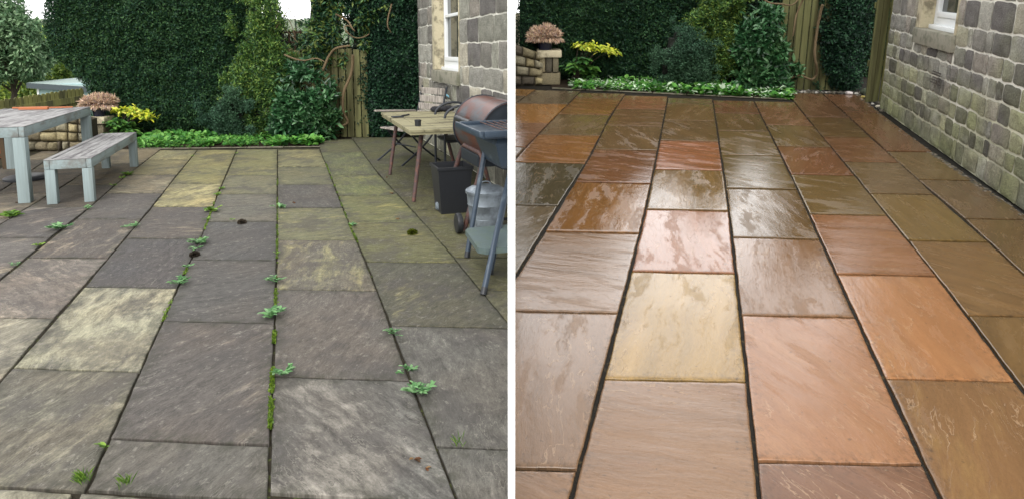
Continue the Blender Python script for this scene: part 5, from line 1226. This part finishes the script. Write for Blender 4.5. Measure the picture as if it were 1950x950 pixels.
for w_ in [(243, 334, .17, 'leaf', 'largest bright leafy weed beside the right legs of the bench', 26), (232, 341, .10, 'leaf', 'small leafy weed just left of the largest one by the bench', 12), (217, 355, .10, 'leaf', 'low leafy weed under the middle of the bench edge', 12),
           (165, 399, .12, 'dock', 'pale weed in the joint in front of the bench right near leg', 8), (24, 412, .20, 'leaf', 'spreading weed in the joint below the table near leg', 24), (116, 437, .20, 'dock', 'wide dull green weed left of the bench shadow on the dry slabs', 14),
           (75, 469, .11, 'leaf', 'yellow green weed in the joint nearest the left edge slabs', 9), (30, 506, .08, 'dock', 'small pale weed in the leftmost visible joint', 6), (254, 433, .14, 'dock', 'pale weed at the corner between the dark slab and a stained slab', 10),
           (423, 361, .11, 'leaf', 'leafy weed at the top of the weedy joint left of centre', 10), (416, 372, .11, 'leaf', 'second leafy weed from the top of the weedy joint', 10), (404, 402, .18, 'leaf', 'wide leafy weed beside the pale yellow slab corner', 20), (396, 420, .09, 'leaf', 'small weed under the wide leafy one by the pale slab', 8),
           (378, 465, .18, 'dock', 'large jagged weed above the dark clump in the weedy joint', 14), (372, 477, .12, 'dock', 'smaller jagged weed touching the dark clump in the joint', 9), (358, 510, .11, 'dock', 'pale small weed just below the dark clump in the joint', 7), (344, 540, .17, 'dock', 'pale jagged weed at the lower end of the weedy joint', 12),
           (366, 299, .09, 'leaf', 'tiny weed near the green border in the second joint', 6), (450, 294, .08, 'leaf', 'tiny weed at the far end of the weedy joint by the border', 6), (531, 397, .14, 'dock', 'flat green weed high in the central joint', 10), (526, 484, .06, 'leaf', 'tiny weed midway along the central joint', 5),
           (525, 536, .13, 'dock', 'star shaped weed in the central joint above the big one', 9), (518, 601, .19, 'dock', 'largest blue green weed in the central joint', 14), (541, 713, .15, 'dock', 'star shaped weed lying right of the mossy central joint', 9), (670, 432, .10, 'dock', 'small weed in the joint beside the greenish slabs', 7),
           (752, 636, .12, 'dock', 'small blue green weed at the corner of three slabs on the right', 8), (779, 708, .10, 'dock', 'upright weed just above the big weed on the right joint', 9), (795, 747, .15, 'dock', 'big jagged pale weed in the right joint between grey slabs', 16),
           (197, 853, .08, 'leaf', 'tiny yellow green weed in the lower left joint', 6), (157, 921, .10, 'grass', 'dense green grass tuft at the bottom left joint corner', 60), (240, 926, .09, 'grass', 'sparse grass tuft at the bottom edge beside the setts', 34), (873, 852, .10, 'grass', 'thin grass blades in the lower right joint', 14), (441, 421, .07, 'leaf', 'pale faint weed left of the dark moss lump', 5)]:
    weed(*w_)
def moss(pts, n, wid, cols, name, label=None):
    m_ = []; pts = [L.at(*p) for p in pts]
    for k in range(n):
        i = rnd.randrange(len(pts) - 1); p = pts[i] + (pts[i + 1] - pts[i]) * rnd.random(); m_.append(p + np.array([rnd.gauss(0, wid), rnd.gauss(0, wid), -.006 + .008 * rnd.random()]))
    P = np.array(m_); n_ = len(P); q = P * np.array([4, 4, 0.]) ; P = P[fbm(q * 1.6, 71, 3) > .02]; n_ = len(P)
    V, Fq, kk = leaf_mesh(P, rand_unit(n_) * .6 + np.array([0, 0, .8]), rand_unit(n_), np.full(n_, .014), np.full(n_, .010), .1); o = raw_mesh(name, V, Fq, M_LEAF, np.repeat(tints(n_, cols, .8, .5), kk, 0), None, L); tag(o, kind='stuff')
moss([(523, 625), (520, 690), (516, 770), (513, 860), (511, 950)], 2400, .0032, [(96, 124, 34), (112, 138, 40), (72, 100, 30)], 'moss')
moss([(524, 601), (527, 520), (528, 440), (528.6, 340)], 700, .004, [(104, 130, 44), (90, 112, 44)], 'moss')
moss([(701, 506), (664, 425), (620, 310)], 900, .004, [(104, 130, 44), (90, 112, 44)], 'moss')
moss([(309, 611), (365, 491), (383, 454), (416, 366)], 900, .004, [(104, 130, 44), (112, 140, 50)], 'moss')
for px, py, s_, c, lb in ((461, 426, .024, (74, 66, 56), 'dark crumbly moss lump lying on a slab left of the central joint'), (785, 446, .030, (82, 90, 26), 'olive green moss lump on the greenish slabs near the broom'), (371, 487, .022, (62, 56, 48), 'dark lump of soil in the weedy joint under the jagged weeds')):
    n = 420; d = rand_unit(n); P = d * (rng.random((n, 1)) ** .4) * np.array([1, .8, .55]) * s_; P[:, 2] += s_ * .4
    V, Fq, kk = leaf_mesh(P, d, rand_unit(n), np.full(n, .02), np.full(n, .014), .1); o = raw_mesh('moss_lump', V, Fq, M_DRYFL, np.repeat(tints(n, [c], .9, .7), kk, 0), None, L, L.at(px, py)); tag(o, lb, 'moss lump')
def litter(F, spots, cols, labels):
    for (px, py, s_), lb in zip(spots, labels):
        P = np.array([[0, 0, .004]] * 3) + rng.normal(size=(3, 3)) * np.array([s_ * .3, s_ * .3, .001]); V, Fq, kk = leaf_mesh(P, rand_unit(3) * np.array([1, 1, .2]) + np.array([.4, 0, .1]), np.array([[0, 0, 1.0]] * 3), np.full(3, s_), np.full(3, s_ * .5), .2, True)
        o = raw_mesh('dead_leaf', V, Fq, M_DRYFL, np.repeat(tints(3, cols, .7, .4), kk, 0), None, F, F.at(px, py)); tag(o, lb, 'dead leaf')
litter(L, [(790, 873, .03), (813, 893, .022), (757, 418, .035), (38, 387, .035), (747, 370, .04), (560, 388, .03), (735, 339, .03)], [(120, 82, 58), (150, 120, 84), (92, 70, 52)],
       ['small brown leaf curled on the big grey slab near the bottom', 'smallest brown leaf scrap on the big grey slab near the bottom', 'dead leaf on the greenish slabs left of the olive moss lump', 'pale dead leaf on the slab left of the table near leg', 'dead leaf at the joint below the wooden table', 'pale scrap in the middle of a grey slab beyond the central weeds', 'dead leaf under the wooden table left leg'])
